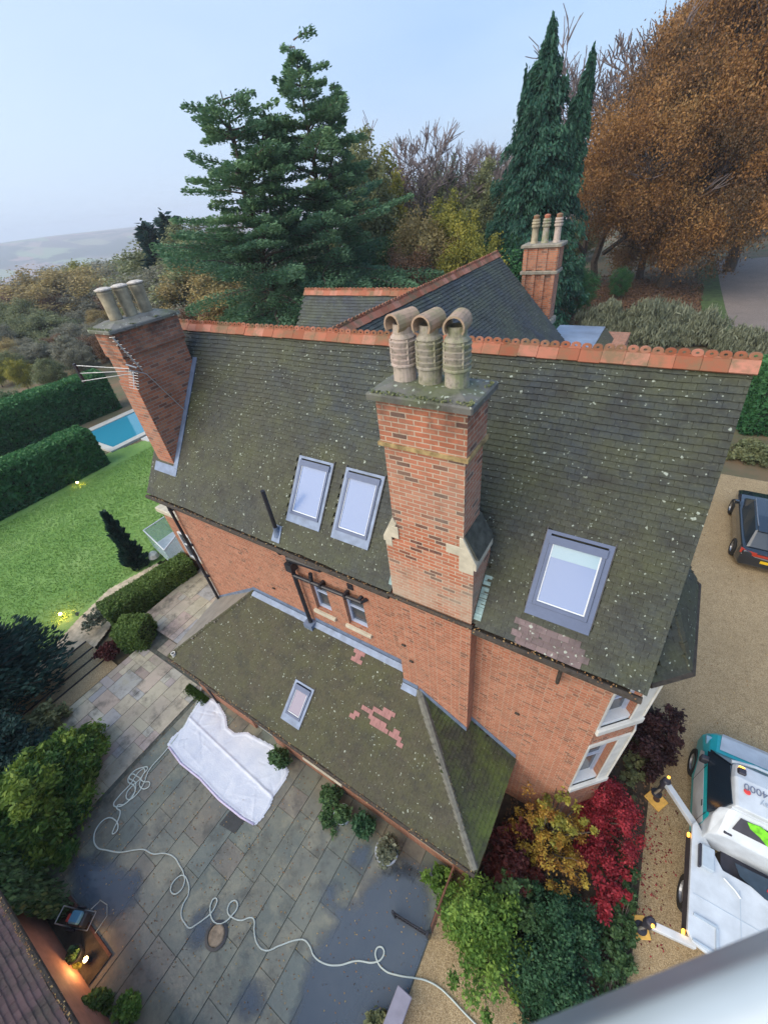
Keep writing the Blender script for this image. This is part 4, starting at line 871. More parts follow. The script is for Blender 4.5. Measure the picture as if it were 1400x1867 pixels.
# ------------------------------------------------------------------ patio things
def hose_pts(px): return [at(x_,y_,.04) for x_,y_ in px]
HP = [(368,1250),(362,1275),(335,1325),(300,1372),(272,1405),(262,1430),(250,1448),(235,1458),(232,1446),(243,1432),(258,1418),(264,1402),(258,1404),(238,1430),(215,1455),(208,1466),(214,1471),(232,1463),(246,1444),(248,1428),(238,1414),(252,1416),(262,1425),(274,1428),(270,1436),(256,1434),(262,1412),(270,1400),(262,1399),(243,1408),(234,1422),(246,1434),(246,1446),(228,1466),(214,1470),
      (220,1480),(216,1495),(208,1512),(206,1520),(213,1516),(216,1508),(210,1495),(195,1492),(180,1505),(172,1525),(178,1545),(195,1550),(220,1554),(245,1550),(262,1549),(280,1557),(300,1556),(318,1563),(328,1578),(335,1592),(336,1612),(325,1628),(314,1628),(312,1618),(322,1602),(333,1596),(343,1608),(344,1630),(334,1650),(331,1668),(338,1684),(347,1692),(358,1686),(372,1676),(384,1666),(394,1650),(396,1640),(391,1638),(385,1648),(384,1664),(390,1680),(400,1684),(412,1680),(424,1668),(433,1655),(432,1644),(424,1643),(417,1652),(416,1664),(426,1674),(440,1678),(458,1673),(463,1676),(464,1700),(470,1722),(485,1733),(510,1724),(540,1714),(555,1714),(565,1725),(572,1742),(590,1756),(615,1760),(650,1752),(685,1754),(697,1746),(700,1733),(692,1726),(685,1734),(687,1750),(700,1768),(725,1778),(755,1783),(775,1787),(800,1800),(820,1818),(845,1845),(880,1880)]
cu = bpy.data.curves.new('garden_hose','CURVE'); cu.dimensions = '3D'; cu.bevel_depth = .017; cu.bevel_resolution = 2
spn = cu.splines.new('BEZIER'); P_ = hose_pts(HP); spn.bezier_points.add(len(P_)-1)
for b_,p_ in zip(spn.bezier_points,P_): b_.co = p_; b_.handle_left_type = b_.handle_right_type = 'AUTO'
hz = 0
tmp = bpy.data.objects.new('t',cu); COL.objects.link(tmp); dg = bpy.context.evaluated_depsgraph_get(); me = bpy.data.meshes.new_from_object(tmp.evaluated_get(dg)); bpy.data.objects.remove(tmp)
me.materials.clear(); me.materials.append(plain('pale_rubber_hose',(.50,.56,.52),.45,var=.08)); ho = bpy.data.objects.new('hose',me); COL.objects.link(ho); tag(ho,'long pale hose looping across the wet patio','hose')
for p_ in me.polygons: p_.use_smooth = True
# plastic dust sheet
TP = [(372,1265),(398,1280),(412,1305),(415,1325),(428,1336),(450,1334),(470,1345),(500,1360),(527,1405),(522,1418),(500,1450),(493,1468),(480,1490),(465,1505),(440,1490),(400,1458),(365,1420),(330,1392),(305,1357),(312,1345),(335,1325),(345,1305)]
def tarp():
    pg = [at(x_,y_,.06) for x_,y_ in TP]; st = .025; xs0,xs1 = min(p.x for p in pg),max(p.x for p in pg); ys0,ys1 = min(p.y for p in pg),max(p.y for p in pg)
    poly = [(p.x,p.y) for p in pg]; nx,ny = int((xs1-xs0)/st)+2,int((ys1-ys0)/st)+2; ids = {}; V = []; F_ = []
    a,b = at(342,1305,.05),at(492,1448,.05); ux,uy = (b.x-a.x),(b.y-a.y); ln = math.hypot(ux,uy); ux/=ln; uy/=ln
    cre = [(random.uniform(xs0,xs1),random.uniform(ys0,ys1),random.uniform(0,math.pi),random.uniform(.15,.7),random.uniform(.006,.016)*random.choice([-1,1])) for _ in range(60)]
    def zz(x,y):
        f = (x-a.x)*uy-(y-a.y)*ux
        fold = .035*math.exp(-(f/.03)**2)
        d = min(math.hypot(x-p[0],y-p[1]) for p in poly)
        w = .008*math.sin(x*2.3+math.sin(y*3))
        for (cx_,cy_,ca,cl_,ch_) in cre:
            dx,dy = x-cx_,y-cy_; al = dx*math.cos(ca)+dy*math.sin(ca)
            if abs(al)<cl_: w += ch_*(1-(al/cl_)**2)*math.exp(-abs(-dx*math.sin(ca)+dy*math.cos(ca))/.03)
        return .045+w+fold
    def segd(x,y):
        m = 9
        for i in range(len(poly)):
            x1,y1 = poly[i]; x2,y2 = poly[(i+1)%len(poly)]; t = max(0,min(1,((x-x1)*(x2-x1)+(y-y1)*(y2-y1))/((x2-x1)**2+(y2-y1)**2+1e-9))); m = min(m,math.hypot(x-x1-t*(x2-x1),y-y1-t*(y2-y1)))
        return m
    def vid(i,j):
        if (i,j) not in ids:
            x,y = xs0+i*st,ys0+j*st; ids[(i,j)] = len(V); e = segd(x,y); V.append((x,y,min(zz(x,y),.045+e*.6)+(.018*math.exp(-((e-.06)/.03)**2)))); 
        return ids[(i,j)]
    for i in range(nx):
        for j in range(ny):
            if inpoly(xs0+(i+.5)*st,ys0+(j+.5)*st,poly): F_.append((vid(i,j),vid(i+1,j),vid(i+1,j+1),vid(i,j+1)))
    m = NT('white_plastic_sheet'); m.set(Base_Color=m.mix(m.ramp(m.noise(3,5,.6),[(.4,0.0),(.7,1.0)]),(.60,.65,.76),(.72,.76,.84)), Roughness=.35); m.bump(m.noise(7,3,.5,dist=3.5),.35,.02)
    mb = MB(); mb.add(V,F_); return mb.build('plastic_sheet', m.m, smooth=True)
tag(tarp(),'crumpled white plastic dust sheet spread on the patio','plastic sheet')
s = MB(); pp = [at(x_,y_,.07) for x_,y_ in ((308,1362),(330,1392),(365,1420),(400,1458),(440,1490),(463,1503))]; s.tube([p_+Vector((0,0,.0)) for p_ in pp],.03,8); e = s.build('rolled_edge', plain('lilac_plastic',(.66,.60,.80),.4,var=.1), bpy.data.objects['plastic_sheet'], smooth=True)
# puddles
def puddle(name, px, col, z=.026, rough=.05):
    poly = [(at(x_,y_,z).x,at(x_,y_,z).y) for x_,y_ in px]; st = .05
    x0,x1 = min(p[0] for p in poly)-.1,max(p[0] for p in poly)+.1; y0,y1 = min(p[1] for p in poly)-.1,max(p[1] for p in poly)+.1
    x0 = max(x0,-10.3); x1 = min(x1,-.95); ids = {}; V = []; A = []; F_ = []
    def sd(x,y):
        m = 9
        for i in range(len(poly)):
            xa,ya = poly[i]; xb,yb = poly[(i+1)%len(poly)]; t = max(0,min(1,((x-xa)*(xb-xa)+(y-ya)*(yb-ya))/((xb-xa)**2+(yb-ya)**2+1e-9))); m = min(m,math.hypot(x-xa-t*(xb-xa),y-ya-t*(yb-ya)))
        return m if inpoly(x,y,poly) else -m
    def vid(i,j):
        if (i,j) not in ids: ids[(i,j)] = len(V); x,y = x0+i*st,y0+j*st; V.append((x,y,z)); A.append(max(-.3,min(.3,sd(x,y)))/.6+.5)
        return ids[(i,j)]
    for i in range(int((x1-x0)/st)):
        for j in range(int((y1-y0)/st)):
            if sd(x0+(i+.5)*st,y0+(j+.5)*st) > -.16: F_.append((vid(i,j),vid(i+1,j),vid(i+1,j+1),vid(i,j+1)))
    mb = MB(); mb.add(V,F_); o = mb.build(name,col); a = o.data.attributes.new('depth','FLOAT','POINT'); a.data.foreach_set('value',A)
    return tag(o,kind='structure')
m_water = NT('still_puddle_water'); m_water.set(Base_Color=m_water.mix(m_water.noise(.8,5),(.085,.11,.145),(.13,.16,.20)), Roughness=.05, IOR=1.33); m_water.set(Alpha=m_water.math('MULTIPLY', m_water.ramp(m_water.math('ADD', m_water.attr('depth'), m_water.math('MULTIPLY', m_water.math('SUBTRACT', m_water.noise(2.2,6,.65), .5), .9)), [(.30,0.0),(.75,1.0)]), .74)); m_water.p.inputs['Specular IOR Level'].default_value = .9; m_water = m_water.m
puddle('puddle', [(590,1640),(612,1680),(585,1712),(560,1760),(545,1820),(520,1880),(560,1930),(700,1900),(715,1860),(745,1812),(775,1770),(782,1700),(780,1625),(758,1590),(730,1580),(700,1585),(672,1610),(652,1640),(630,1655),(615,1640),(612,1612),(588,1612)], m_water)
puddle('puddle', [(345,1690),(352,1672),(375,1660),(395,1665),(388,1690),(380,1715),(365,1732),(348,1722)], m_water)
puddle('puddle', [(648,1545),(675,1540),(672,1575),(655,1590),(640,1580),(638,1560)], m_water)
puddle('puddle', [(430,1830),(445,1795),(470,1790),(480,1815),(470,1850),(450,1862)], m_water)
puddle('puddle', [(700,1590),(740,1570),(790,1580),(800,1610),(770,1600),(735,1588)], m_water)
puddle('puddle', [(130,1560),(170,1560),(260,1600),(240,1660),(180,1690),(140,1640)], m_water)
# drain cover, dark slab
c = at(396,1706,0)
dr = empty('drain_cover',(c.x,c.y,.02),'round stone drain cover sitting in a dark recess in the patio','drain cover')
s = MB(); s.lathe((0,0,0),[(.22,0),(.25,.0),(.26,.03),(.20,.035)],28); o = s.build('ring',m_black); o.parent = dr
s = MB(); s.lathe((0,0,.0),[(.001,.05),(.10,.055),(.165,.045),(.19,.02),(.19,0)],28); o = s.build('stone_disc',plain('sandy_round_stone',(.30,.23,.16),.85,var=.45,nscale=9,bump=.01)); o.parent = dr
s = MB(); q = [at(430,1465,.03),at(458,1480,.03),at(428,1520,.03),at(400,1503,.03)]; s.add([tuple(v_) for v_ in q]+[tuple(v_-Vector((0,0,.02))) for v_ in q],[(3,2,1,0),(0,1,5,4),(1,2,6,5),(2,3,7,6),(3,0,4,7)])
s.box(-7.0+.0,-6.99,-.02,-.01,.0,.02); tag(s.build('drain_grate',plain('dark_metal_grate',(.03,.033,.034),.5,var=.2)),'dark rectangular cover let into the patio below the plastic sheet','drain cover')
# potted plants
def potted(px,py,r,h,fr,fh,leaf,label,n=2500,m=None,ls=.06):
    c = at(px,py,0); root = empty('potted_plant',(c.x,c.y,.02),label,'potted plant')
    s = MB(); s.lathe((0,0,0),[(r*.72,0),(r*.95,h*.7),(r,h*.92),(r*1.06,h*.93),(r*1.06,h),(r*.9,h),(r*.88,h*.85)],22); o = s.build('pot',m or m_white,smooth=False); o.parent = root
    s = MB(); s.lathe((0,0,h*.86),[(.001,0),(r*.88,0)],18); o = s.build('soil',m_soil); o.parent = root
    k = 26; d = rng.normal(size=(k,3)); d/=np.linalg.norm(d,axis=1)[:,None]; d[:,2] = abs(d[:,2]); cc = d*np.array([fr*.8,fr*.8,fh*.8])*(.5+.5*rng.random(k))[:,None]+np.array([0,0,h*.9])
    P,t = clump_pts(cc,fr*.35,n//k); leaves('foliage',P,ls*(.6+.8*rng.random(len(P))),LF[leaf],root,t)
    s = MB(); [limb(s,(0,0,h*.8),c_,.012,.004) for c_ in cc[::3]]; o = s.build('stems',m_bark); o.parent = root
    return root
m_potw = plain('pale_blue_grey_pot',(.45,.50,.58),.5,var=.12); m_pott = plain('teal_glazed_pot',(.01,.13,.15),.25,var=.3)
potted(515,1393,.19,.30,.30,.45,'green','potted shrub beside the white plastic sheet by the back door',m=m_potw)
potted(606,1462,.17,.28,.30,.40,'green','potted shrub nearest the door in the row under the eaves',m=m_potw)
potted(628,1492,.22,.34,.26,.35,'green','pale round pot with leafy plant, second along the eaves',m=m_potw)
potted(668,1508,.18,.30,.34,.40,'blueg','teal glazed pot with trailing foliage between two pale pots',m=m_pott,n=2000)
potted(708,1560,.27,.42,.32,.36,'silver','largest pale pot with greyish foliage at the row end near the puddle',m=m_potw)
potted(148,1742,.16,.28,.12,.2,'green','dark plant pot beside the glowing spotlight',n=400,m=m_black)
bush('potted_herb', at(600,1500,0), .3,.3,.3,'green','low green sprawling plant on the patio beside the pale pots','plant',900,.05,nclump=14)
# pressure washer
c = at(155,1678,0); pw = empty('pressure_washer',(c.x,c.y,.03),'small blue and black pressure washer standing near the outbuilding','pressure washer')
def setp(o): o.parent = pw; o.rotation_euler = (0,0,R(25)); return o
s = MB(); s.bbox(-.2,.2,-.14,.14,.1,.32,.03); setp(s.build('engine',plain('black_machine',(.03,.032,.04),.4,var=.2)))
s = MB(); s.bbox(-.12,.14,-.11,.12,.325,.42,.03); setp(s.build('tank',plain('blue_machine_cover',(.10,.27,.40),.35,var=.1)))
s = MB(); s.bbox(-.2,-.13,-.09,.05,.325,.40,.02); setp(s.build('cap',plain('red_machine_cap',(.5,.05,.03),.4)))
s = MB(); s.tube([(-.24,-.15,.1),(-.34,-.15,.5),(-.34,.15,.5),(-.24,.15,.1)],.014,8); s.tube([(-.24,-.16,.08),(.26,-.16,.08),(.26,.16,.08),(-.24,.16,.08),(-.24,-.16,.08)],.014,8); setp(s.build('frame',m_al))
for yy in (-.19,.19): s = MB(); s.lathe((-.14,yy,.11),[(.001,-.025),(.1,-.025),(.11,0),(.1,.025),(.001,.025)],16,'Y'); setp(s.build('wheel',m_black))
s = MB(); s.tube([at(168,1658,.25)-c,at(185,1642,.1)-c,at(197,1650,.03)-c,at(197,1670,.03)-c,at(175,1702,.03)-c],.010,6); o = s.build('lead',plain('grey_cable',(.35,.4,.38),.5)); o.parent = pw
# black bin at far corner
c = at(62,1640,0); bn = empty('storage_bin',(c.x,c.y,0),'black lidded bin tucked between the shrubs and the outbuilding','bin')
s = MB(); s.bbox(-.35,.35,-.45,.35,0,.75,.03); o = s.build('body',m_black); o.parent = bn
s = MB(); s.bbox(-.38,.38,-.48,.38,.75,.80,.02); o = s.build('lid',plain('dark_lid',(.02,.022,.03),.3)); o.parent = bn
# low black rail & its post, brown metal edge, brick pier
a,b = at(715,1660,.75),at(785,1700,.75); a = Vector((-1.78,.80,.55)); b = Vector((-.98,.9,.55))
rl = empty('low_gate',(b.x,b.y,0),'low black metal gate standing open over the big puddle','gate')
s = MB(); d = b-a
for z in (0.0,-.42): s.tube([Vector((d.x*-1,d.y*-1,.55+z)),Vector((0,0,.55+z))],.018,6)
for k in range(9): q = -d*(k/8.); s.tube([Vector((q.x,q.y,.1)),Vector((q.x,q.y,.55))],.010,5)
o = s.build('bars',m_black); o.parent = rl
s = MB(); s.bbox(-.035,.035,-.035,.035,0,.65,.008); o = s.build('post',m_black); o.parent = rl; s = MB(); s.bbox(-d.x-.03,-d.x+.03,-d.y-.03,-d.y+.03,.02,.62,.008); o = s.build('post',m_black); o.parent = rl
s = MB(); s.box(-.96,-.90,.95,2.1,0,.9); 
fe = empty('edge_fence',(-.93,1.5,0),'narrow rusty brown metal screen beside the lime green shrub','screen')
s = MB(); s.tube([(0,-.5,.95),(0,.65,.95)],.022,6); s.tube([(0,-.5,.35),(0,.65,.35)],.015,6); [s.tube([(0,-.5+k*.165,0),(0,-.5+k*.165,.95)],.010,5) for k in range(8)]; o = s.build('bars',plain('rusty_brown_metal',(.16,.07,.045),.8,var=.3)); o.parent = fe
pr = empty('garden_wall',(-1.0,-.8,0),'low brick wall with smooth grey coping beside the puddle','garden wall')
s = MB(); s.box(-.13,.13,-1.8,.72,0,.40); o = s.build('brickwork',m_brick); o.parent = pr
s = MB(); s.bbox(-.17,.15,-1.85,.76,.40,.46,.012); o = s.build('coping',plain('lilac_grey_coping',(.25,.24,.30),.6,var=.12)); o.parent = pr
bush('low_shrub', at(695,1865,0), .3,.3,.35,'olive','small olive shrub by the grey coping at the bottom edge','shrub',1200,.06,nclump=16)
# steps at left with timber risers
stt = empty('garden_steps',(-16,.2,-.3),'gravel garden steps with dark timber risers going down to the lawn','steps')
for k,(x0,x1) in enumerate(((-14.3,-15.0),(-15.0,-15.65),(-15.65,-16.3),(-16.3,-17.0))):
    z = -.06-.11*k; s = MB(); s.box(x1,x0,-2.2,1.25,z-.3,z); o = s.build('tread',m_gravel,stt); s = MB(); s.box(x1-.06,x1-.002,-2.2,1.25,z-.25,z+.03); s.build('riser',plain('dark_timber_sleeper',(.035,.03,.028),.8,var=.3),stt)
# clipped hedges on the terrace
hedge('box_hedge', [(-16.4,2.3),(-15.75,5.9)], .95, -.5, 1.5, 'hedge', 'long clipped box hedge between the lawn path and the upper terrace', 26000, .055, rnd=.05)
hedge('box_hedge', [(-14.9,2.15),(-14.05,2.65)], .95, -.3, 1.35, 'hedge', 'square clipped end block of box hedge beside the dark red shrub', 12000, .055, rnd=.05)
bush('red_shrub', at(205,1190,.0), .5,.5,.6,'dkred','small dark red leaved shrub at the foot of the clipped hedge','shrub',3000,.06)
bush('grey_shrub', at(178,1135,-.2), .5,.6,.8,'silver','wispy grey-green shrub beside the garden steps','shrub',1500,.06)
c = at(240,1020,-.3)
# leaning narrow conifer
lc = empty('narrow_conifer',(at(252,1028,-.4).x,at(252,1028,-.4).y,-.5),'narrow dark conifer on the lawn edge near the balustrade','tree')
k = 6000; zz_ = rng.random(k)**1.2*3.3; an = rng.random(k)*6.283; rr_ = (.62*(1-zz_/3.7)**.8)*np.sqrt(rng.random(k))*(.72+.45*np.sin(an*3+zz_*5)*np.sin(zz_*9+an)); P = np.column_stack([rr_*np.cos(an),rr_*np.sin(an),zz_+.1]); leaves('crown',P,.10*(.6+.8*rng.random(k)),LF['bluedk'],lc,rng.random(k),dirs=np.column_stack([np.cos(an),np.sin(an),1.2+0*an]),elong=2.5)
s = MB(); limb(s,(0,0,0),(0,0,3.4),.06,.01); o = s.build('trunk',m_bark); o.parent = lc
s = MB(); q = at(280,1012,-.2); s.lathe(q,[(.28,-.1),(.22,.1),(.1,.2),(.001,.22)],9); tag(s.build('white_stone',plain('pale_boulder',(.6,.6,.55),.8,bump=.02)),'pale round stone at the foot of the narrow conifer','stone')
# grass strip beside extension corner
k = 2600; P = np.column_stack([rng.uniform(-11,-9.9,k),2.12-abs(rng.normal(size=k))*.10,.04+.05*rng.random(k)]); o = leaves('grass',P,.04,LF['hedge'],None,rng.random(k)*.7,dirs=np.tile([0,0,1.],(k,1)),elong=3); tag(o,kind='stuff')
# ------------------------------------------------------------------ lawn grass, hedges, pool
k = 60000; xx = rng.uniform(-31,-19.2,k); yy = rng.uniform(-1.5,20,k); P = np.column_stack([xx,yy,hgt(xx,yy)+.03]); o = leaves('lawn_grass',P,.035,LF['grass'],None,.5+.25*np.sin(xx*.9+yy*.4)+rng.normal(size=k)*.2,dirs=np.column_stack([rng.normal(size=k)*.6,rng.normal(size=k)*.6,np.ones(k)]),elong=3); tag(o,kind='stuff')
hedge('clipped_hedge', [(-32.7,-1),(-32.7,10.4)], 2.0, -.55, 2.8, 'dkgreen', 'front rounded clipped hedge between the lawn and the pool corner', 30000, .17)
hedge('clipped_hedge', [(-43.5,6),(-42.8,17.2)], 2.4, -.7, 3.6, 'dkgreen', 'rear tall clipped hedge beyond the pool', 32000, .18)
bush('rounded_shrub', (-37.5,3.5,-.5), 2.2,2.2,3.1,'green','pale rounded shrub between the two clipped hedges at the left edge','shrub',8000,.2)
pool = empty('swimming_pool',(-35.8,15,-.5),'rectangular turquoise swimming pool behind the left chimney','swimming pool')
s = MB(); s.box(-39.8,-39.0,11.5,22.5,-.62,-.40); s.box(-33.9,-33.3,11.5,22.5,-.62,-.40); s.box(-39.0,-33.9,11.5,12.0,-.62,-.398); s.build('coping',plain('pale_pool_stone',(.5,.5,.46),.7,var=.12,nscale=2),pool)
m_pw = NT('pool_water'); m_pw.set(Base_Color=(.035,.26,.38,1),Roughness=.08); m_pw.bump(m_pw.noise(2,3),.1,.02); s = MB(); s.box(-39,-33.9,12,22.5,-.6,-.46); s.build('water',m_pw.m,pool)
s = MB(); s.bbox(-33.0,-31.9,13.8,16.0,-.55,-.42,.02); tag(s.build('stone_slab',m_stonew),'pale stone slab on the lawn beside the pool','paving slab')
# laurel & big dark conifer at left
def conifer(name, loc, h, rad, leaf, label, tiers=16, per=9, lsz=.14, dens=70, lift=.1, droop=0.0, prof=lambda t:(1-t)**.8, cat='tree', flat=.25, lean=(0,0), trunk=.25, grp=None, base=.06, two=None, lv=(.5,1.15)):
    root = empty(name, loc, label, cat, grp); tb = MB(); P = []; T = []; D = []
    tops = [((lean[0],lean[1],h),1.0,0.0)]
    if two: tops += two
    for (tx,ty,tz),rs_,z0f in tops:
        limb(tb,(0,0,-.5 if z0f==0 else tz*z0f),(tx,ty,tz),trunk*(1 if z0f==0 else .6),.02,0,8,7,.05)
        nt_ = int(tiers*(tz/h)*(1-z0f)+.5)
        for i in range(nt_):
            t = z0f+(1-z0f)*(base+(1-base)*(i+random.random()*.6)/nt_); z = tz*t; L_ = rad*rs_*prof(t)*1.0
            cx_,cy_ = tx*t,ty*t
            for j in range(per):
                a = 2*math.pi*(j+random.random()*.8)/per+i*.7; ln = L_*random.uniform(*lv); zj = random.gauss(0,1)*h/nt_*.28
                if ln < .15: ln = .15
                zb = z; z = zb+zj; lf_ = lift*random.uniform(.4,1.6); e = Vector((cx_+ln*math.cos(a),cy_+ln*math.sin(a),z+lf_*ln-droop*ln*.5))
                if ln>.6: limb(tb,(cx_,cy_,z),e,.02+.012*ln,.008,.04,4,4,.03)
                m_ = int(dens*max(.35,ln/rad)); s_ = rng.random(m_)**.6; side = rng.normal(size=m_)*ln*.16*(1.1-s_*.5)
                x_ = cx_+math.cos(a)*ln*s_-math.sin(a)*side; y_ = cy_+math.sin(a)*ln*s_+math.cos(a)*side
                zz_ = z+(lf_*ln*s_)-droop*(s_**2)*ln*.5+rng.normal(size=m_)*flat*.5-droop*.6*rng.random(m_)*(flat*2)
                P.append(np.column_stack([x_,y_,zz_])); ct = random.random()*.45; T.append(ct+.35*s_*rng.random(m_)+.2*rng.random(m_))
                dz = -1.4*droop+.15 if droop else .25
                z = zb; D.append(np.column_stack([np.full(m_,math.cos(a))*(.4 if droop else 1),np.full(m_,math.sin(a))*(.4 if droop else 1),np.full(m_,dz)]))
    P = np.vstack(P); o = leaves('crown',P,lsz*(.6+.8*rng.random(len(P))),LF[leaf],root,np.concatenate(T),dirs=np.vstack(D),elong=2.8)
    o = tb.build('trunk',m_bark); o.parent = root; return root
conifer('dark_conifer',(-17.2,-2.5,-.4),5.9,3.1,'bluedk','large dark blue-green conifer at the left edge over the garden steps',tiers=20,per=11,lsz=.08,dens=360,prof=lambda t:min(1,(1.05-t)*1.15)**.7,flat=.35)
for i,(px,py,rx,ry,h,lf,lb,n) in enumerate(((150,1385,1.0,.9,1.7,'laurel','bright yellow-green laurel nearest the terrace slabs',9000),(95,1480,1.5,1.2,2.2,'laurel','broad glossy laurel in the middle of the left border',12000),(30,1560,1.3,1.1,2.1,'laurel','glossy laurel behind the black bin at the left edge',10000),(75,1330,.8,.7,.9,'olive','low olive shrub under the dark conifer beside the steps',2500),(20,1400,1.3,1.2,2.6,'bluedk','dark bushy evergreen between the conifer and the laurels',9000))):
    bush('laurel_shrub' if lf=='laurel' else 'evergreen_shrub', at(px,py,.3)*1.0-Vector((0,0,.3)),rx,ry,h,lf,lb,'shrub',int(n*3),.062,elong=2.2,nclump=110,crad=.24)
# ------------------------------------------------------------------ planting bed at right
def bz(px,py,z): v_ = at(px,py,z); return (v_.x,v_.y,.03)
bush('japanese_maple', bz(1105,1475,.9), .85,1.2,1.7,'maple','crimson leaved maple in front of the bay window','shrub',22000,.036,elong=1.3,nclump=120,crad=.2)
bush('maple_sucker', bz(1105,1620,.4), .5,.8,1.0,'maple','smaller crimson shrub growing lower in the bed towards the drive','shrub',2200,.055,elong=1.3,nclump=26)
bush('amber_shrub', bz(1000,1520,1.1), 1.1,.85,1.9,'amber','arching amber and yellow shrub beside the crimson maple','shrub',6500,.034,nclump=90,low=.1,crad=.17)
bush('yellow_shrub', bz(1010,1500,1.0), .7,.7,2.1,'yellow','yellow-green leafy shoots rising through the amber shrub','shrub',1500,.045,nclump=26,low=.4,crad=.15)
bush('dark_red_shrub', bz(935,1560,.6), .75,.75,1.2,'dkred','dark red-brown shrub tucked against the lean-to corner','shrub',7000,.06,nclump=50)
bush('lime_shrub', bz(880,1690,.8), 1.05,1.0,1.5,'lime','lime green leafy shrub beside the rusty screen','shrub',13000,.042,elong=1.8,nclump=110,crad=.22)
bush('lime_shrub', bz(800,1605,.6), .35,.35,1.0,'lime','slim lime green shoot at the lean-to corner by the puddle','shrub',1500,.07,nclump=16)
bush('blue_green_shrub', bz(1030,1700,.7), .85,.95,1.2,'blueg','dense blue-green shrub in the middle of the bed','shrub',17000,.038,nclump=110,crad=.22)
bush('blue_green_shrub', bz(1005,1810,.5), .9,.75,1.1,'blueg','spreading bluish shrub at the bottom end of the bed','shrub',17000,.04,nclump=90)
bush('green_shrub', bz(940,1640,.6), .6,.6,1.1,'green','mid green shrub between the lime and bluish shrubs','shrub',5000,.05,nclump=60,crad=.2)
bush('ground_shrub', (2.45,3.0,.03), .35,1.9,.35,'green','low green ground plants along the gravel edge of the bed','plants',8000,.045,nclump=110)
bush('ground_shrub', (2.35,6.9,.03), .3,1.3,.3,'olive','low olive ground plants at the bay end of the bed edge','plants',3500,.045,nclump=60)
k = 2600; litter_ = np.column_stack([rng.uniform(-.3,2.7,k),rng.uniform(1.6,8.2,k),np.full(k,.045)+.02*rng.random(k)]); o = leaves('bed_leaves',litter_,.05,LF['rust'],None,rng.random(k),flat=.8); tag(o,kind='stuff')
bush('black_hedge', bz(1195,1345,.7), .60,1.15,1.6,'dkpurple','dark purple-black rounded hedge at the bay corner beside the gravel','hedge',12000,.05,nclump=80,low=.02)
k = 380; P = np.column_stack([rng.normal(2.75,.35,k),rng.normal(4.6,1.1,k),np.full(k,.02)+.01*rng.random(k)]); o = leaves('fallen_leaves',P,.035,LF['maple'],None,rng.random(k),flat=.9); tag(o,kind='stuff')
def litter(name,pts,sz,mat='litter'): o = leaves(name,pts,sz,LF[mat],None,rng.random(len(pts)),dirs=rng.normal(size=(len(pts),3))*np.array([1,1,.15]),elong=1.5); tag(o,kind='stuff')
k = 900; litter('fallen_leaves',np.column_stack([rng.uniform(2.2,9,k),rng.uniform(-4,23,k),np.full(k,.02)]),.035)
k = 1500; litter('patio_leaves',np.column_stack([rng.uniform(-11,-1,k),rng.uniform(-3,2,k),np.full(k,.032)]),.028)
k = 380; P = np.column_stack([rng.uniform(-10.4,-.5,k),np.full(k,1.97)+rng.normal(size=k)*.035,np.full(k,2.33)+.02*rng.random(k)]); k2 = 320; P2 = np.column_stack([rng.uniform(-10.9,1,k2),np.full(k2,4.02)+rng.normal(size=k2)*.03,np.full(k2,7.1)+.02*rng.random(k2)]); P3 = np.column_stack([rng.uniform(-9.5,-4,300),np.full(300,-3.33)+rng.normal(size=300)*.03,np.full(300,2.43)])
litter('gutter_leaves',np.vstack([P,P2,P3]),.024)
# ------------------------------------------------------------------ vehicles
def loft(secs, closed=True):
    """secs: list of rings (equal length)"""
    mb = MB(); n = len(secs[0]); V = [v for s_ in secs for v in s_]; F_ = []
    for i in range(len(secs)-1):
        for k in range(n if closed else n-1): k2 = (k+1)%n; F_.append((i*n+k,i*n+k2,(i+1)*n+k2,(i+1)*n+k))
    F_ += [tuple(range(n-1,-1,-1)),tuple((len(secs)-1)*n+k for k in range(n))]; mb.add(V,F_); return mb
m_paint = NT('black_car_paint'); m_paint.set(Base_Color=(.012,.018,.028,1),Roughness=.25); m_paint.p.inputs['Coat Weight'].default_value = 1; m_paint.p.inputs['Coat Roughness'].default_value = .04; m_paint = m_paint.m
m_tyre = plain('tyre_rubber',(.02,.02,.02),.8); m_rim = plain('alloy_rim',(.35,.36,.38),.35,.7)
m_carglass = glassm('tinted_car_glass',(.015,.03,.05)); m_tail = glassm('red_tail_lamp',(.45,.04,.02)); m_plate = plain('yellow_number_plate',(.85,.55,.02),.5,var=.03)
def wheel(root,x,y,r,w,nm='wheel',lift=0):
    s = MB(); s.lathe((x,y,r),[(r*.6,-w/2),(r*.93,-w/2),(r,-w*.35),(r,w*.35),(r*.93,w/2),(r*.6,w/2),(r*.58,0)],28,'X'); o = s.build(nm,m_tyre); o.parent = root
    s = MB(); sg = 1 if x>0 else -1; s.lathe((x,y,r),[(.001,sg*w*.30),(r*.25,sg*w*.34),(r*.55,sg*w*.25),(r*.61,sg*w*.46),(r*.61,sg*w*.3),(.05,sg*w*.2)],20,'X'); q = s.build('rim',m_rim); q.parent = o
car = empty('black_car',(5.50,18.45,0),'black estate-type car parked on the gravel at the right edge, rear towards the house','car')
Lc,Wc = 4.7,1.95
def ring(y,hw,zb,zt,ht,n=None):
    return [Vector(p) for p in ((-hw*.92,y,zb),(-hw,y,zb+.12),(-hw,y,(zb+zt)/2+.1),(-hw*.97,y,zt-.04),(-ht,y,zt),(ht,y,zt),(hw*.97,y,zt-.04),(hw,y,(zb+zt)/2+.1),(hw,y,zb+.12),(hw*.92,y,zb))]
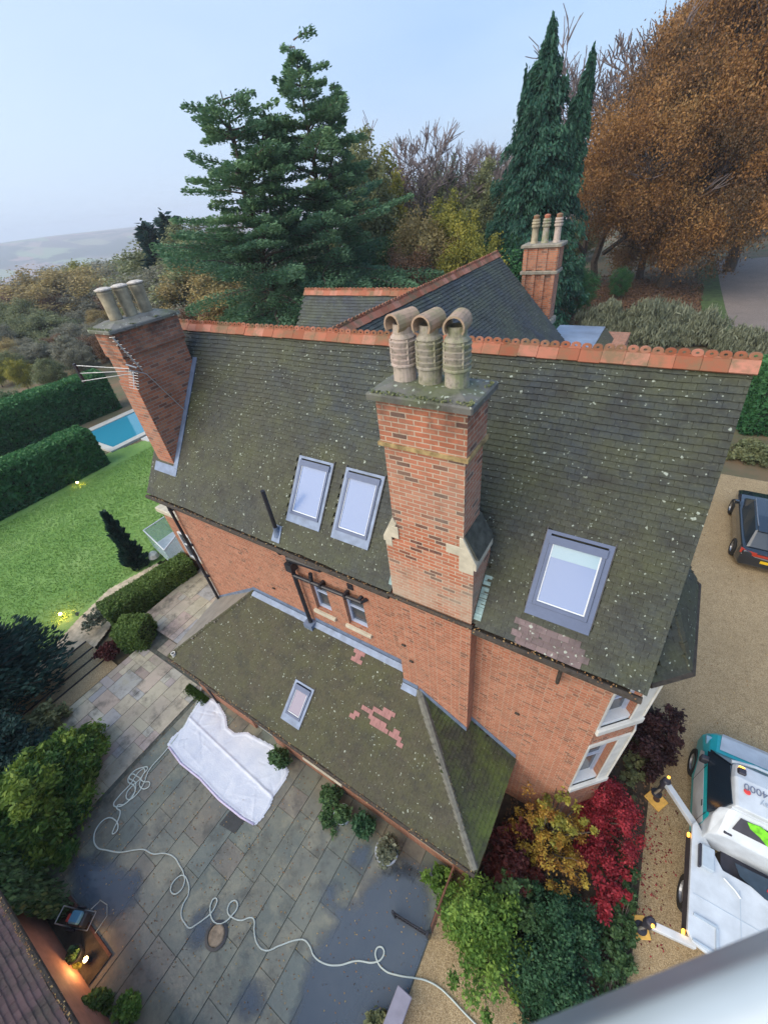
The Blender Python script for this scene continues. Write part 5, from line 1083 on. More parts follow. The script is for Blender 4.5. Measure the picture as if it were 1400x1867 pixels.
b_ = loft([ring(-2.35,.70,.35,.70,.6),ring(-2.30,.88,.25,.92,.78),ring(-2.0,.96,.22,1.02,.88),ring(-1.2,.98,.20,1.03,.90),ring(.9,.98,.20,1.02,.88),ring(1.6,.96,.22,.96,.82),ring(2.2,.88,.28,.82,.7),ring(2.38,.68,.35,.65,.5)])
o = b_.build('body',m_paint,smooth=False,bevel=.03); o.parent = car
def cr_(y,hw,z0,z1,ht): return [Vector(p) for p in ((-hw,y,z0),(-ht,y,z1-.03),(-ht*.9,y,z1),(ht*.9,y,z1),(ht,y,z1-.03),(hw,y,z0))]
c_ = loft([cr_(-2.12,.80,1.0,1.03,.78),cr_(-1.62,.86,1.0,1.50,.66),cr_(-.8,.88,1.0,1.60,.68),cr_(.3,.88,1.0,1.56,.66),cr_(1.25,.82,.98,1.02,.74)]); o = c_.build('cabin_glass',m_carglass,bevel=.02); o.parent = car
s = loft([[Vector((-.60,-1.72,1.53)),Vector((.60,-1.72,1.53)),Vector((.60,-1.72,1.50)),Vector((-.60,-1.72,1.50))],[Vector((-.63,-.8,1.625)),Vector((.63,-.8,1.625)),Vector((.63,-.8,1.58)),Vector((-.63,-.8,1.58))],[Vector((-.60,.42,1.585)),Vector((.60,.42,1.585)),Vector((.60,.42,1.54)),Vector((-.60,.42,1.54))]]); o = s.build('roof_panel',m_paint,bevel=.01); o.parent = car
for sx_ in (-1,1):
    s = MB(); s.tube([(sx_*.62,-1.5,1.62),(sx_*.65,-.8,1.67),(sx_*.62,.35,1.62)],.018,6); o = s.build('roof_rail',m_rim); o.parent = car
    s = MB(); s.bbox(sx_*.985-.02,sx_*.985+.12*sx_ if sx_>0 else sx_*.985+.02,.72,.84,.98,1.12,.01) if sx_>0 else s.bbox(-1.12,-.965,.72,.84,.98,1.12,.01); o = s.build('mirror',m_paint); o.parent = car
    for yy in (-1.45,1.42): wheel(car,sx_*.90,yy,.35,.24)
    s = MB(); s.prism([(sx_*.93,-2.26,.78),(sx_*.45,-2.355,.78),(sx_*.45,-2.345,.92),(sx_*.93,-2.22,.94)],(0,.08,.0)); o = s.build('tail_lamp',m_tail); o.parent = car
s = MB(); s.prism([(-.88,-2.30,.74),(0,-2.385,.74),(.88,-2.30,.74),(.88,-2.30,.765),(0,-2.385,.765),(-.88,-2.30,.765)],(0,.03,0)); o = s.build('chrome_strip',m_al); o.parent = car
s = MB(); s.box(-.45,.45,-2.37,-2.35,.80,.90); o = s.build('light_bar',m_tail); o.parent = car
s = MB(); s.box(-.26,.26,-2.39,-2.365,.55,.66); o = s.build('number_plate',m_plate); o.parent = car
# access-platform truck
TX = 4.52
trk = empty('platform_truck',(TX,5.4,0),'white and teal boom lift truck standing on extended outriggers on the gravel','truck')
m_tw = plain('white_truck_paint',(.56,.61,.66),.34,var=.12,nscale=3.5); m_teal = plain('teal_truck_paint',(.005,.42,.46),.28,var=.08); m_tdk = plain('dark_plastic',(.03,.03,.045),.5,var=.3); m_tgrey = plain('grey_metal_locker',(.42,.50,.58),.45,var=.08)
def T(s,name,mat,par=None,**k):
    o = s.build(name,mat,**k); o.parent = par or trk; return o
def vr(y,hw,z0,z1,ht,cor=.12): return [Vector(p) for p in ((-hw,y,z0),(-hw,y,z1-cor*2),(-ht-.0,y,z1-cor*.5),(-ht+cor,y,z1),(ht-cor,y,z1),(ht,y,z1-cor*.5),(hw,y,z1-cor*2),(hw,y,z0))]
# van body: bonnet + cab ; front is +y
s = loft([vr(.15,1.0,.35,1.45,.98),vr(1.75,1.0,.35,1.42,.96),vr(2.05,.98,.40,1.30,.90),vr(2.55,.93,.45,1.08,.80),vr(2.78,.78,.5,.85,.62)]); cabb = T(s,'cab_body',m_teal,bevel=.03)
s = MB(); s.add([(-.60,2.56,1.095),(.60,2.56,1.095),(.72,2.02,1.325),(-.72,2.02,1.325),(-.52,2.76,.90),(.52,2.76,.90)],[(3,0,1,2),(0,4,5,1)]); s2 = s; o = T(s,'bonnet',m_tw); 
s = loft([[Vector((-.93,1.88,1.40)),Vector((.93,1.88,1.40)),Vector((.93,1.80,1.38)),Vector((-.93,1.80,1.38))],[Vector((-.78,1.22,2.22)),Vector((.78,1.22,2.22)),Vector((.78,1.10,2.20)),Vector((-.78,1.10,2.20))]]); T(s,'windscreen',m_carglass)
s = MB(); s.prism([(-.99,.35,1.42),(-.99,1.80,1.42),(-.82,1.20,2.20),(-.82,.35,2.26)],(.04,0,0)); s.prism([(.95,.35,1.42),(.95,1.80,1.42),(.78,1.20,2.20),(.78,.35,2.26)],(.04,0,0)); [setattr(q_,'parent',trk) for q_ in [s.split('side_window',m_carglass)]]; [setattr(q_,'parent',trk) for q_ in bpy.data.objects if q_.name.startswith('side_window')]
s = loft([[Vector(p) for p in ((-.95,.28,1.4),(-.80,.28,2.20),(.80,.28,2.20),(.95,.28,1.4))],[Vector(p) for p in ((-.93,.40,1.4),(-.80,.40,2.24),(.80,.40,2.24),(.93,.40,1.4))]]); T(s,'cab_rear',m_tw)
s = loft([vr(.30,.80,2.15,2.34,.78,.05),vr(.9,.82,2.16,2.40,.80,.05),vr(1.24,.78,2.16,2.32,.74,.05)]); cr2 = T(s,'cab_roof',m_tw,bevel=.02)
s = MB(); s.tube([(-.80,1.30,2.22),(-.4,1.36,2.27),(.4,1.36,2.27),(.80,1.30,2.22)],.035,8); T(s,'roof_bar',m_tgrey)
for xx in (-.68,.68):
    s = MB(); s.bbox(xx-.07,xx+.07,.98,1.12,2.36,2.44,.02); b2 = T(s,'beacon',m_tdk)
    s = MB(); s.bbox(xx-.05,xx+.05,1.12,1.16,2.37,2.42,.01); m_am = bpy.data.materials.get('amber_lamp') or (lambda t:(t.set(Base_Color=(1,.35,.02,1)),t.p.inputs['Emission Color'].__setattr__('default_value',(1,.45,.05,1)),t.p.inputs['Emission Strength'].__setattr__('default_value',2.5),t.m)[-1])(NT('amber_lamp')); T(s,'amber_lens',m_am,b2)
# lettering on the cab roof, read from the front
def text(body,size,loc,mat,par,rot=math.pi,name='lettering'):
    c = bpy.data.curves.new(name,'FONT'); c.body = body; c.size = size; c.extrude = .002; c.align_x = 'RIGHT' if rot else 'LEFT'
    t_ = bpy.data.objects.new('t',c); COL.objects.link(t_); dg = bpy.context.evaluated_depsgraph_get(); m_ = bpy.data.meshes.new_from_object(t_.evaluated_get(dg)); bpy.data.objects.remove(t_)
    m_.materials.clear(); m_.materials.append(mat); m_.transform(Matrix.Translation(loc)@Matrix.Rotation(rot,4,'Z')); o = bpy.data.objects.new(name,m_); COL.objects.link(o); o.parent = par; return o
m_txt = plain('grey_vinyl_lettering',(.16,.18,.26),.5); m_txt2 = plain('pale_grey_vinyl_lettering',(.36,.42,.50),.5)
text('54000',.20,(-.66,.82,2.405),m_txt,cr2); text('today',.17,(-.40,.60,2.395),m_txt2,cr2)
s = MB(); s.lathe((-.60,.66,2.395),[(.001,.012),(.05,.01),(.06,0)],16); T(s,'red_dot',plain('red_vinyl_dot',(.75,.06,.05),.4),cr2)
# rear fairing with window opening showing a hi-vis jacket
s = loft([vr(-.12,1.0,.9,1.72,.88),vr(.20,1.0,.9,2.08,.84),vr(.32,.93,.9,2.22,.80)]); fa = T(s,'rear_fairing',m_tw,bevel=.03)
s = MB(); s.prism([(-.62,.215,2.105),(.55,.215,2.105),(.50,.02,1.905),(-.70,.02,1.905)],(0,-.014,.017)); T(s,'fairing_window',m_tdk,fa)
s = MB()
vv_ = [(-.52,.20),(-.30,.22),(-.12,.17),(-.05,.10),(-.02,.02),(-.14,.01),(-.28,.08),(-.45,.13)]
s.prism([(x_,y_,1.905+(y_-.02)*1.03+.02) for x_,y_ in vv_],(0,-.02,.02)); jk = T(s,'hi_vis_jacket',plain('lime_hi_vis_cloth',(.16,.55,.02),.85,var=.35,nscale=14)); w_ = jk; jk.parent = None; jk.location = trk.location; tag(jk,'lime green hi-vis jacket lying behind the truck cab rear window','jacket')
s = MB(); s.bbox(-.80,-.66,-.08,-.03,1.76,1.80,.01); T(s,'grab_handle',m_tdk,fa)
# deck
dk_ = [(-1.16,-.02),(-1.12,.12),(-.70,-.45),(-.55,-.25),(-.1,-.3),(1.1,-.3),(1.1,-2.1),(-.65,-2.12),(-1.14,-2.02),(-1.19,-1.9)]
s = MB(); s.prism([(-1.17,.05,1.10),(-1.10,.16,1.10),(-.62,-.55,1.10),(1.10,-.60,1.10),(1.10,-2.10,1.10),(-.62,-2.12,1.10),(-1.10,-2.04,1.10),(-1.18,-1.9,1.10)],(0,0,.10)); deck = T(s,'deck',m_tw,bevel=.015)
s = MB(); s.box(-1.16,-1.12,-1.9,-.05,.75,1.099); s.box(1.06,1.1,-2.1,-.6,.75,1.099); s.box(-.6,1.0,-.6,-.1,.6,1.0); T(s,'chassis',m_tdk)
s = MB(); s.bbox(-1.02,-.80,-.72,-.30,1.205,1.33,.012); T(s,'locker',m_tgrey,deck); s = MB(); s.bbox(-1.06,-1.02,-.74,-.30,1.205,1.31,.006); T(s,'locker_side',m_tdk,deck)
s = MB(); [s.box(*q_) for q_ in ((-1.10,-.72,-1.62,-1.58,1.205,1.24),(-.74,-.70,-1.99,-1.62,1.205,1.24),(-1.1,-.74,-2.02,-1.99,1.205,1.23))]; T(s,'tread_frame',m_tgrey,deck)
s = MB(); s.prism([(-.42,-.30,1.2),(.6,-.26,1.2),(.6,-.72,1.2),(.05,-.66,1.2),(-.34,-.50,1.2)],(0,0,.02)); T(s,'dark_well',plain('dark_well_mat',(.03,.05,.075),.5,var=.2),deck)
s = MB(); s.lathe((.12,-.5,1.225),[(.001,.03),(.03,.02),(.035,0)],10); T(s,'red_button',plain('red_button',(.7,.03,.04),.4),deck)
s = MB(); s.tube([(-.62,-.70,1.24),(-.45,-.82,1.27),(-.35,-.9,1.24)],.02,6); s.tube([(.05,-1.55,1.24),(-.08,-1.62,1.30),(-.10,-1.78,1.27),(-.02,-1.86,1.24)],.022,6); s.tube([(.05,-1.42,1.24),(.22,-1.62,1.24)],.018,6); T(s,'hydraulic_hose',m_white,deck)
s = MB(); s.bbox(-.05,.28,-1.85,-1.50,1.205,1.32,.02); T(s,'valve_box',m_tw,deck)
for xx,yy in ((-1.185,-.15),(-1.195,-1.93)): s = MB(); s.bbox(xx-.03,xx+.01,yy-.04,yy+.04,1.02,1.08,.005); T(s,'side_marker',m_am)
for xx in (-.98,.98):
    wheel(trk,xx*.92,1.95,.36,.22); wheel(trk,xx*.98,-1.05,.36,.24)
s = MB(); s.bbox(-1.13,-.97,1.50,1.62,1.30,1.50,.02); T(s,'door_mirror',m_tdk)
s = MB(); s.bbox(-.93,-.80,2.18,2.42,1.04,1.10,.01); T(s,'headlight',m_blind2)
s = MB(); s.prism([(-1.003,.2,.55),(-1.003,1.45,.55),(-1.003,2.0,1.0),(-1.003,1.85,1.24),(-1.003,.2,1.24)],(-.006,0,0)); T(s,'white_flash',m_tw,cabb)
s = MB(); s.box(-1.02,-1.0,.55,.68,1.16,1.22); T(s,'door_handle',m_tdk,cabb)
s = MB(); [s.box(*q_) for q_ in ((-1.12,1.05,-1.255,-1.245,1.2,1.206),(-.35,-.34,-2.1,-.75,1.2,1.206),(.45,.46,-2.1,-.75,1.2,1.206))]; T(s,'deck_seam',m_tgrey,deck)
s = MB(); [s.box(-1.012,-1.0,*q_) for q_ in ((.33,.34,.5,1.4),(1.42,1.43,.5,1.4))]; T(s,'door_seam',m_tdk,cabb)
# outriggers (reach to the left) with foot pads
for (tx,ty,rx_,ry_,fz) in ((-1.62,.85,-1.02,.05,.80),(-1.66,-2.05,-1.0,-2.02,.72)):
    s = MB(); a = Vector((rx_,ry_,1.02)); b = Vector((tx,ty,fz)); d = (b-a).normalized(); w = d.cross(Vector((0,0,1))).normalized()*.065; h_ = Vector((0,0,.07))
    s.prism([a+w+h_,a-w+h_,a-w-h_,a+w-h_],b-a); og = T(s,'outrigger_arm',m_tw,bevel=.008)
    s = MB(); s.lathe(b+Vector((-.02,.02,-.02)),[(.001,.16),(.06,.16),(.09,.13),(.10,-.10),(.06,-.12),(.05,-fz+.12),(.12,-fz+.10),(.13,-fz+.07),(.001,-fz+.07)],16); T(s,'jack',m_tdk,og)
    s = MB(); s.lathe(b+Vector((0,-.04 if ty<0 else .1,.10)),[(.03,0),(.03,.07),(.001,.08)],8); T(s,'amber_lens',m_am,og)
    s = MB(); s.tube([b+Vector((0,0,-.1)),Vector((tx-.06,ty-.02,.1))],.03,8); T(s,'jack_leg',m_al,og)
for cx_,cy_,rot,lb in ((2.89,6.12,-30,'yellow outrigger foot pad nearer the bay window'),(2.79,3.36,28,'yellow outrigger foot pad near the bottom of the bed')):
    pd = empty('foot_pad',(cx_,cy_,.015),lb,'foot pad'); pd.rotation_euler = (0,0,R(rot))
    s = MB(); s.bbox(-.2,.2,-.19,.19,0,.045,.01); o = s.build('plate',plain('scuffed_yellow_pad',(.80,.46,.10),.6,var=.15,nscale=10)); o.parent = pd
    s = MB(); s.lathe((0,0,.046),[(.075,0),(.075,.015),(.001,.012)],20); o = s.build('centre_disc',plain('dark_brown_disc',(.10,.05,.03),.7)); o.parent = pd
# turret, booms and basket
s = MB(); s.lathe((.62,-1.0,1.2),[(.32,0),(.32,.15),(.25,.2),(.25,.5),(.001,.5)],24); T(s,'turret',m_tw)
def beam(pts,w,h,name,mat):
    s = MB()
    for a,b in zip(pts[:-1],pts[1:]):
        a = Vector(a); b = Vector(b); d = (b-a).normalized(); q = d.cross(Vector((0,0,1))).normalized()*w; u_ = q.cross(d).normalized()*h; s.prism([a+q+u_,a-q+u_,a-q-u_,a+q-u_],b-a)
    return T(s,name,mat,bevel=.015)
beam([(.75,-1.0,1.75),(5.2,-2.2,7.5)],.13,.15,'lower_boom',m_tw); beam([(.30,-1.82,1.45),(1.3,-1.35,1.75)],.12,.10,'boom_cradle',m_tgrey)
# basket: rim passes just below the camera
r0 = at(1135,1960,12.40); r1 = at(1505,1800,12.40); loc_t = Vector((TX,5.4,0)); r0 -= loc_t; r1 -= loc_t
dr_ = (r1-r0).normalized(); out = Vector((dr_.y,-dr_.x,0)); 
if out.y > 0: out = -out
a = r0-dr_*.05; b = a+dr_*1.2; dpt = .7
m_bsk = plain('grey_fibreglass_basket',(.42,.49,.54),.3,var=.1,nscale=5); m_bin = plain('pale_blue_basket_lining',(.30,.38,.44),.35,var=.12)
s = MB(); w = .045
cs = [a,b,b+out*dpt,a+out*dpt]
s.tube(cs+[cs[0]],.03,12); T(s,'basket_rim',m_bsk,smooth=True)
s = MB()
for p_,q_ in zip(cs,cs[1:]+cs[:1]):
    n_ = (q_-p_).normalized(); i_ = Vector((-n_.y,n_.x,0))*.02; s.prism([p_,q_,q_+Vector((0,0,-1.05)),p_+Vector((0,0,-1.05))],i_)
s.prism([c_+Vector((0,0,-1.05)) for c_ in cs],(0,0,.04)); T(s,'basket',m_bin)
bc = sum(cs,Vector((0,0,0)))/4+Vector((0,0,-1.12)); s = MB(); s.bbox(bc.x-.12,bc.x+.12,bc.y-.12,bc.y+.12,bc.z-.25,bc.z+.06,.02); T(s,'basket_mount',m_tgrey)
beam([(5.2,-2.2,7.7),tuple(bc+Vector((.05,-.03,-.15)))],.09,.11,'upper_boom',m_tw)
# ------------------------------------------------------------------ background trees
def gz(x,y): return float(hgt(x,y))
def tp(px,py,d): v_ = atd(px,py,d); return v_
c1_ = tp(402,165,38); c2_ = tp(537,85,40)
def cedar(loc,h,prof,label,ntier,per,lsz=.13,nl=620,tops=(),t0=.08):
    root = empty('cedar_tree',loc,label,'tree','two big cedars behind the house'); tb = MB(); P=[];T=[];D=[]
    axes = [((0,0),0.0,1.0,1.0)]+list(tops)
    for (ox,oy),zs,zt,rs_ in axes:
        limb(tb,(0,0,-.5) if zs==0 else (0,0,h*zs),(ox,oy,h*zt),.5 if zs==0 else .2,.03,0,8,7,.06)
        n_ = max(3,int(ntier*(zt-max(zs,t0))))
        for i in range(n_):
            t = max(zs+.06,t0)+(zt-max(zs+.06,t0))*(i+random.random()*.5)/n_; u = (t-zs)/(zt-zs) if zt>zs else 0
            cx_,cy_ = ox*u,oy*u; a0_ = random.random()*6.28
            for j in range(per):
                if t>.55 and random.random()<.30: continue
                a = a0_+2*math.pi*(j+random.random()*.7)/per; ln = max(.3,prof(t/zt)*rs_*random.uniform(.42,1.15)); z = h*t+random.gauss(0,.5)
                up = random.uniform(.10,.34)*(1 if t>.45 else .4); dr = .10+.20*(t<.45)
                limb(tb,(cx_,cy_,z),(cx_+math.cos(a)*ln*.9,cy_+math.sin(a)*ln*.9,z+up*ln*.9-dr*ln*.6),.03+.014*ln,.012,.03,5,4,.04)
                m_ = int(nl*max(.25,ln/6)**1.2); nb = max(3,int(ln*2.2)); bi = rng.integers(0,nb,m_); bs = (.18+.82*(bi+.5)/nb); sg = rng.choice([-1,1],m_); bl = ln*.34*(1.12-bs)+.22
                q = rng.random(m_)**.7; s_ = bs*ln+q*bl*.55+rng.normal(size=m_)*.05; w_ = sg*q*bl+rng.normal(size=m_)*.05
                x_ = cx_+math.cos(a)*s_-math.sin(a)*w_; y_ = cy_+math.sin(a)*s_+math.cos(a)*w_; ss = s_/ln
                zz_ = z+up*s_-dr*ln*ss**2*.6-abs(w_)*.10+rng.normal(size=m_)*.09-(t<.5)*rng.random(m_)**2*.7
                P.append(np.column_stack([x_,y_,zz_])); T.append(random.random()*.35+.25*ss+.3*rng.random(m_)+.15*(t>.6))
                D.append(np.column_stack([math.cos(a)*.8-math.sin(a)*sg*.8,math.sin(a)*.8+math.cos(a)*sg*.8,np.full(m_,.22)]))
    P = np.vstack(P); leaves('crown',P,lsz*(.6+.8*rng.random(len(P))),LF['cedar'],root,np.concatenate(T),dirs=np.vstack(D),elong=2.4)
    o = tb.build('trunk',m_bark); o.parent = root; return root
cedar((c1_.x,c1_.y,gz(c1_.x,c1_.y)),c1_.z-gz(c1_.x,c1_.y),lambda t:8.4*(1-t)**.42+.3,'left one of the two big cedars behind the house, lower flat top',28,7,lsz=.095,nl=1000,tops=[((1.8,1.4),.5,.93,.55)])
cedar((c2_.x,c2_.y,gz(c2_.x,c2_.y)),c2_.z-gz(c2_.x,c2_.y),lambda t:10.6*(1-t)**.68+.25,'taller right-hand cedar with a pointed top behind the house',30,8,lsz=.095,nl=1050,tops=[((2.3,.8),.5,.88,.6)])
d1 = tp(1006,45,46)
conifer('tall_conifer',(d1.x,d1.y,0),d1.z,6.8,'spruce','very dark drooping conifer with two pointed tops behind the rear chimney',tiers=34,per=12,lsz=.125,dens=560,lv=(.35,1.15),lift=.0,droop=.55,prof=lambda t:(1-t)**.80*.97+.03,flat=.45,trunk=.45,two=[((3.0,.6,d1.z*.90),.5,.45),((-1.6,0,d1.z*.86),.4,.6)])
bt = decid('beech_tree',(-1.6,66,0),28,13.5,'beech','huge orange-brown beech tree filling the upper right','tree',nclump=560,per=900,lsize=.11,base=.05,shape=.9,trunk=.75,flat=.75,droop=1.6,taper=.3,crad=.14,keep=lambda c:(c[:,2]>2.5+np.clip(c[:,0]-3.5,0,3)*1.6))
b2t = decid('beech_tree',(5.0,76,0),38,13,'beechtop','dull brown tall beech rising behind the orange beech','tree',nclump=400,per=260,lsize=.15,base=.14,shape=.4,trunk=.7,flat=.9,crad=.16,droop=1.0)
b3t = decid('beech_tree',(1.0,82,2),42,11,'beechtop','purplish brown beech crown at the top edge behind the orange one','tree',nclump=380,per=200,lsize=.15,base=.12,shape=.4,trunk=.7,flat=.9,crad=.16,droop=1.0)
# bare trees
def bare(loc,h,label,spread=.5,depth=5,group=None):
    root = empty('bare_tree',loc,label,'tree',group); tb = MB(); tw = MB()
    def br_(p,d,l,r,k):
        e = p+d*l; m = tb if k>=depth-2 else tw; mid = p.lerp(e,.5)+Vector((random.gauss(0,1),random.gauss(0,1),0))*l*.05; r = max(r,.028); m.tube([p,mid,e],[r,r*.85,r*.68],5 if k>2 else 3,cap=False)
        if k == 0: return
        for i in range(3 if k>1 else 4):
            nd = (d+Vector((random.gauss(0,1),random.gauss(0,1),random.gauss(0,.5)+.25))*spread).normalized(); br_(p.lerp(e,random.uniform(.6,1)),nd,l*random.uniform(.62,.85),r*.58,k-1)
    br_(Vector((0,0,-1)),Vector((0,0,1)),h*.28,h*.016,depth)
    o = tb.build('trunk',m_bark); o.parent = root; o = tw.build('twigs',m_twig); o.parent = root; return root
B1 = bare((0,0,0),16,'x',.48,6); 
bl = [(735,225,62,1.0,'tall bare tree with reddish twigs right of the cedars'),(775,260,58,.9,'bare pale-twigged tree between the cedars and the dark conifer'),(860,250,75,1.0,'bare round-topped tree just left of the dark conifer'),(915,255,80,1.0,'bare tree partly hidden by the dark conifer'),(1130,80,72,1.6,'large bare grey tree between the dark conifer and the beech'),(1185,20,70,1.6,'bare reddish-grey tree rising from the left side of the beech'),(1290,10,72,1.6,'bare tree rising through the top of the beech'),(380,395,70,.6,'small bare tree left of the cedars')]
for i,(px,py,d,sc,lb) in enumerate(bl):
    t_ = tp(px,py,d); g_ = gz(t_.x,t_.y); hh = (t_.z-g_)/12.0
    if i == 0: B1.location = (t_.x,t_.y,g_); B1.scale = (hh,)*3; B1['label'] = lb; B1.rotation_euler = (0,0,1)
    else: copytree(B1,(t_.x,t_.y,g_),i*1.3,hh,lb)
# understorey / wood: prototypes, then copies
protos = {}
def proto(leaf,kind):
    key = (leaf,kind)
    if key in protos: return protos[key],False
    b = {'round':(10,4.6),'tall':(12,3.6)}[kind]
    protos[key] = decid('woodland_tree',(0,0,-500),b[0],b[1],leaf,'x','tree',nclump=170,per=150,lsize=.135,crad=.2,base=.06,shape=.8,trunk=.22); return protos[key],True
def wood(px,py,d,leaf,kind,label,sc=None,grp=None,r=1.0):
    t_ = tp(px,py,d); g_ = gz(t_.x,t_.y); h0 = {'round':10,'tall':12}[kind]; s_ = max(.35,(t_.z-g_)/h0)
    p_,new = proto(leaf,kind); sc_ = (s_*r,s_*r,s_)
    if new: p_.location = (t_.x,t_.y,g_); p_.scale = sc_; p_['label'] = label; o = p_
    else: o = copytree(p_,(t_.x,t_.y,g_),random.random()*6,sc_,label)
    o['group'] = grp or 'trees of the surrounding wood'; return o
W1 = [(640,240,50,'olive','tall','olive tree with autumn tints behind the right cedar',1.0),(690,265,54,'yellow','tall','thin yellowing tree at the right shoulder of the cedars',.7),(720,300,60,'rust','tall','reddish brown tree right of the cedars under bare twigs',.7),
 (765,380,44,'gold','round','golden shrubby tree above the rear roofs, left of the yellow one',.8),(820,345,46,'yellow','tall','brightest yellow tree above the rear roofs',.8),(850,400,42,'yellow','round','low yellow-green tree beside the dark conifer',.7),(880,290,56,'olive','tall','olive tree in front of the bare trees, left of dark conifer',.9),
 (815,270,62,'green','tall','narrow dark green conifer-like tree in the wood gap',.45),(740,440,40,'rust','round','small rusty shrub at the foot of the cedars',.6),(800,320,58,'olive','round','dull olive tree filling the gap behind the yellow trees',1.2),(700,420,46,'green','round','mid green bush at the right foot of the cedars',1.0),(900,430,44,'dkgreen','round','dark green bush below the dark conifer',1.0),(780,300,70,'grey','tall','greyish twiggy tree far back in the wood gap',1.4),(850,300,78,'grey','tall','grey twiggy tree behind the olive tree',1.3),(940,270,85,'grey','tall','grey twiggy tree left behind the dark conifer',1.3),
 (1085,330,95,'grey','tall','grey tree between the dark conifer and the beech',1.2),(1060,400,88,'olive','round','olive bush between the dark conifer and the beech',1.3),(1395,330,110,'olive','round','olive tree far behind the drive at the right edge',1.6),(1340,340,105,'rust','round','brown tree far behind the drive under the beech',1.6),(1270,360,100,'olive','round','dark olive tree seen under the beech branches',1.6),(1180,380,95,'rust','round','brownish shrub seen under the beech branches',1.5),(1060,480,52,'dkgreen','round','dark evergreen bush at the left foot of the beech',.9),(1130,520,60,'dkgreen','round','low dark bush under the left beech branches',.8)]
for px,py,d,lf,kd,lb,r in W1: wood(px,py,d,lf,kd,lb,r=r)
W2 = [(95,485,120,'gold','round','rounded golden tree standing tallest in the far left wood',1.5),(160,520,112,'grey','round','grey-green tree right of the golden one in the valley wood',1.5),(215,500,120,'gold','round','ochre tree in the valley wood above the hedge',1.0),(240,470,140,'olive','round','olive tree at the top of the valley wood',1.4),(200,510,105,'rust','round','rusty tree in the middle of the valley wood',.9),
 (30,520,150,'rust','round','rust-brown tree at the far left skyline of the wood',1.2),(10,560,120,'olive','round','grey-olive tree at the left edge of the wood',1.4),(60,570,95,'olive','round','broad olive tree below the golden tree',1.5),(120,590,85,'grey','round','bare-looking grey tree in the left wood',1.3),(20,620,85,'gold','round','small ochre tree at the left edge below the wood skyline',1.0),(70,640,72,'grey','round','grey twiggy tree close above the rear clipped hedge',1.3),(130,650,66,'grey','tall','grey twiggy tree left of the leaning chimney',1.3),(170,600,80,'grey','round','grey tree directly left of the chimney pots',1.3),(10,660,70,'olive','round','olive shrubby tree at the left edge above the hedge',1.1),(40,690,62,'yellow','round','yellowish bush above the rear hedge',.7),
 (200,660,64,'rust','round','orange-brown shrub between the chimney and the pool',.55),(165,690,60,'grey','round','lilac-grey bare shrub beyond the pool',.9),
 (295,430,90,'olive','round','greyish olive tree left of the cedars',1.4),(340,400,75,'olive','tall','tall olive tree at the left side of the cedars',1.3),(370,430,62,'olive','round','olive tree half hidden by the left cedar',1.2),(355,470,58,'gold','round','ochre tree low beside the left cedar',1.0),(330,500,60,'grey','round','soft grey tree above the left chimney pots',1.3),(290,480,72,'grey','round','pale grey tree between chimney pots and olive trees',1.4),(370,540,46,'rust','round','tan bush above the main ridge left of the cedars',1.0),(330,560,48,'grey','round','greyish bush just over the ridge beside the chimney',1.0),(395,520,45,'gold','round','ochre bush at the left foot of the cedars',.8),
 (260,500,100,'yellow','round','yellowish tree right of the ochre tree in the valley wood',.9),(140,480,170,'grey','round','hazy grey tree on the skyline of the valley wood',1.5),(190,475,190,'olive','round','hazy olive tree on the skyline of the valley wood',1.5),(290,450,130,'grey','round','hazy grey tree under the dark pine pair',1.5),(250,455,170,'gold','round','hazy ochre tree left of the dark pine pair',1.3),(60,530,180,'grey','round','hazy grey tree behind the golden tree',1.5),
 (0,600,100,'green','round','greenish tree cut by the left edge of the view',1.2),(0,720,48,'green','round','pale green bushy tree at the left edge above the hedges',.8),(100,690,58,'olive','round','dull olive bush just over the rear hedge',.9),(90,610,78,'rust','round','tan tree below the golden tree in the wood',1.0),(235,560,62,'olive','tall','olive tree hidden behind the left chimney pots',1.2),(250,530,80,'gold','round','ochre tree beside the left chimney pots',1.1)]
for px,py,d,lf,kd,lb,r in W2: wood(px,py,d,lf,kd,lb,r=r*1.35)
W3 = []
_lf = ['olive','gold','grey','rust','yellow','olive','grey','gold']
_nm = {'olive':'olive green','gold':'ochre','grey':'soft grey','rust':'tan brown','yellow':'yellowish'}
for r_i,(yb,d_,row) in enumerate(((505,135,'skyline row'),(545,115,'second row down'),(585,96,'third row down'),(625,82,'fourth row down'),(665,70,'row above the hedges'))):
    for c_i in range(7):
        px_ = -20+c_i*38+(r_i%2)*18; 
        if px_>215-r_i*4: continue
        py_ = yb+random.uniform(-8,8)-px_*.10; wood(px_,py_,d_*random.uniform(.95,1.08),_lf[(c_i*3+r_i*5)%8],'round','%s tree in the valley wood, %s, %s from left'%(_nm[_lf[(c_i*3+r_i*5)%8]],row,['first','second','third','fourth','fifth','sixth','seventh'][c_i]),r=random.uniform(1.0,1.3))
# dark pine pair on the left skyline
for px,py,d,rd,lb in ((262,408,85,2.6,'left dark pine of the pair on the skyline'),(298,392,83,2.8,'right taller dark pine of the pair on the skyline')):
    t_ = tp(px,py,d); g_ = gz(t_.x,t_.y); conifer('pine_tree',(t_.x,t_.y,g_),t_.z-g_,rd,'bluedk',lb,tiers=14,per=7,lsz=.5,dens=60,prof=lambda t:.35+.9*t*(1-t)*2 if t>.3 else .5,flat=.7,lift=.35)
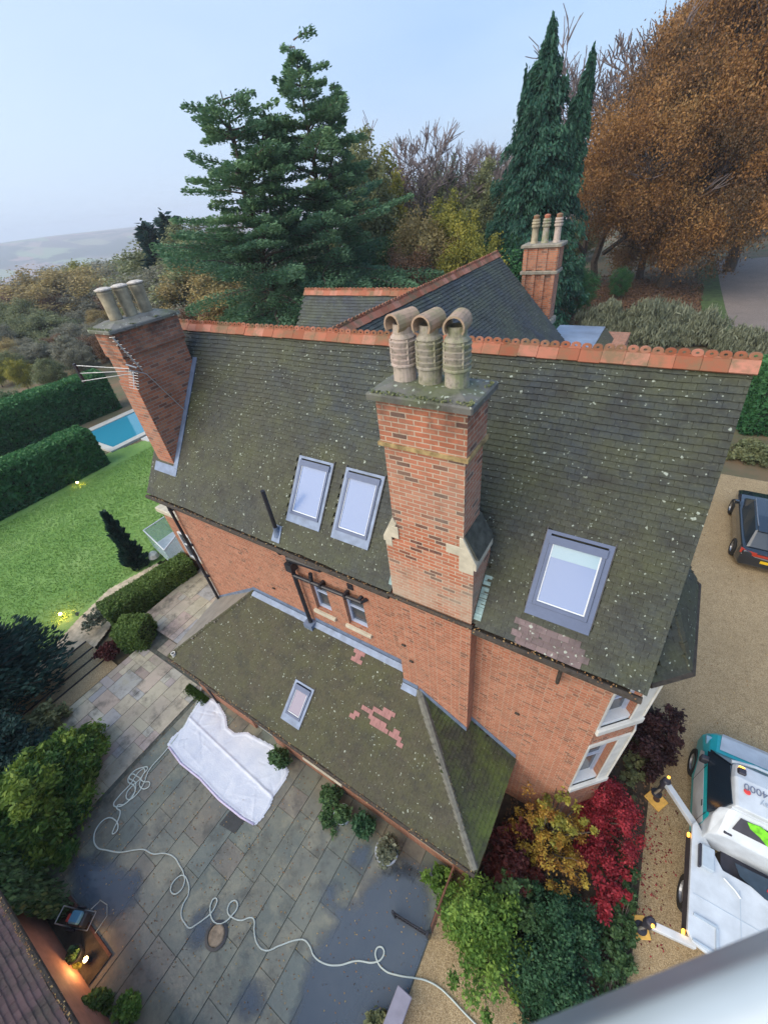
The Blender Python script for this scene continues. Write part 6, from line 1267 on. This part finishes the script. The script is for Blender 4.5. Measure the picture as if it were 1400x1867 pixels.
# far woodland: one mass on the slopes
k = 2600; a = rng.uniform(R(38),R(92),k); r = 150*np.power(9,rng.random(k)); xx = -np.sin(a)*r; yy = np.cos(a)*r; keep = (np.sin(xx*.012+1)+np.sin(yy*.017)+rng.normal(size=k)*.5>-.2)|(r<330); xx,yy,r = xx[keep],yy[keep],r[keep]
hh = 6+6*rng.random(len(xx)); cc = np.column_stack([xx,yy,hgt(xx,yy)+hh*.6]); P,t = clump_pts(cc,hh*.7,40,.8); 
leaves('far_woodland',P,np.repeat(.6+.0016*r,40),leafmat('far_wood_leaves',[(.05,.06,.035),(.10,.10,.06),(.17,.13,.06),(.13,.14,.09)]),None,np.clip(np.repeat(rng.random(len(xx)),40)*.8+rng.random(len(P))*.2,0,1)); tag(bpy.data.objects['far_woodland'],kind='stuff')
# right-hand planting, hedge, litter
for i,(px,py,rx,ry,h,lf,lb,n,ls) in enumerate(((1110,590,3.2,2.2,2.6,'silver','silvery shrub mass left part, beyond the lead roof',7000,.16),(1190,600,3.0,2.4,3.0,'silver','tallest silvery shrub under the beech beyond the ridge',8000,.16),(1265,600,2.6,2.0,2.4,'silver','silvery shrub right of the tallest one beside the drive',6000,.16),(1360,620,2.2,1.8,1.8,'silver','grey-green shrub in front of the far drive',4000,.16))):
    v_ = at(px,py,1.0); bush('silvery_shrub',(v_.x,v_.y,0),rx,ry,h,lf,lb,'shrub',n*3,ls*.55,elong=4.5,nclump=140,group='silvery shrubs beyond the ridge')
hedge('green_hedge',[(4.9,29.5),(15,31.5)],3.0,0,3.6,'dkgreen','tall dark green hedge right of the roof beyond the parked car',24000,.15)
bush('low_border',(5.6,25.5,0),2.2,1.2,.9,'olive','low mixed border plants between the gravel and the green hedge','plants',6000,.09); bush('low_border',(9.5,26,0),2.4,1.4,1.0,'rust','rusty low plants beside the border at the right edge','plants',4000,.09)
k = 16000; P = np.column_stack([rng.normal(-5,5,k),rng.normal(60,6,k),np.full(k,.08)]); P = P[P[:,0]<2.5]; k = len(P); o = leaves('leaf_litter',P,.2,LF['rust'],None,rng.random(k),flat=.8); tag(o,kind='stuff')
# ------------------------------------------------------------------ haze
hz = MB(); hz.box(-4600,4600,-4600,4600,-140,75); m = bpy.data.materials.new('haze_air'); m.use_nodes = True; m.node_tree.nodes.clear(); pv = m.node_tree.nodes.new('ShaderNodeVolumePrincipled'); oo = m.node_tree.nodes.new('ShaderNodeOutputMaterial')
pv.inputs['Color'].default_value = (.80,.88,1,1); pv.inputs['Density'].default_value = .0004; m.node_tree.links.new(pv.outputs[0],oo.inputs['Volume']); tag(hz.build('haze',m),kind='stuff')
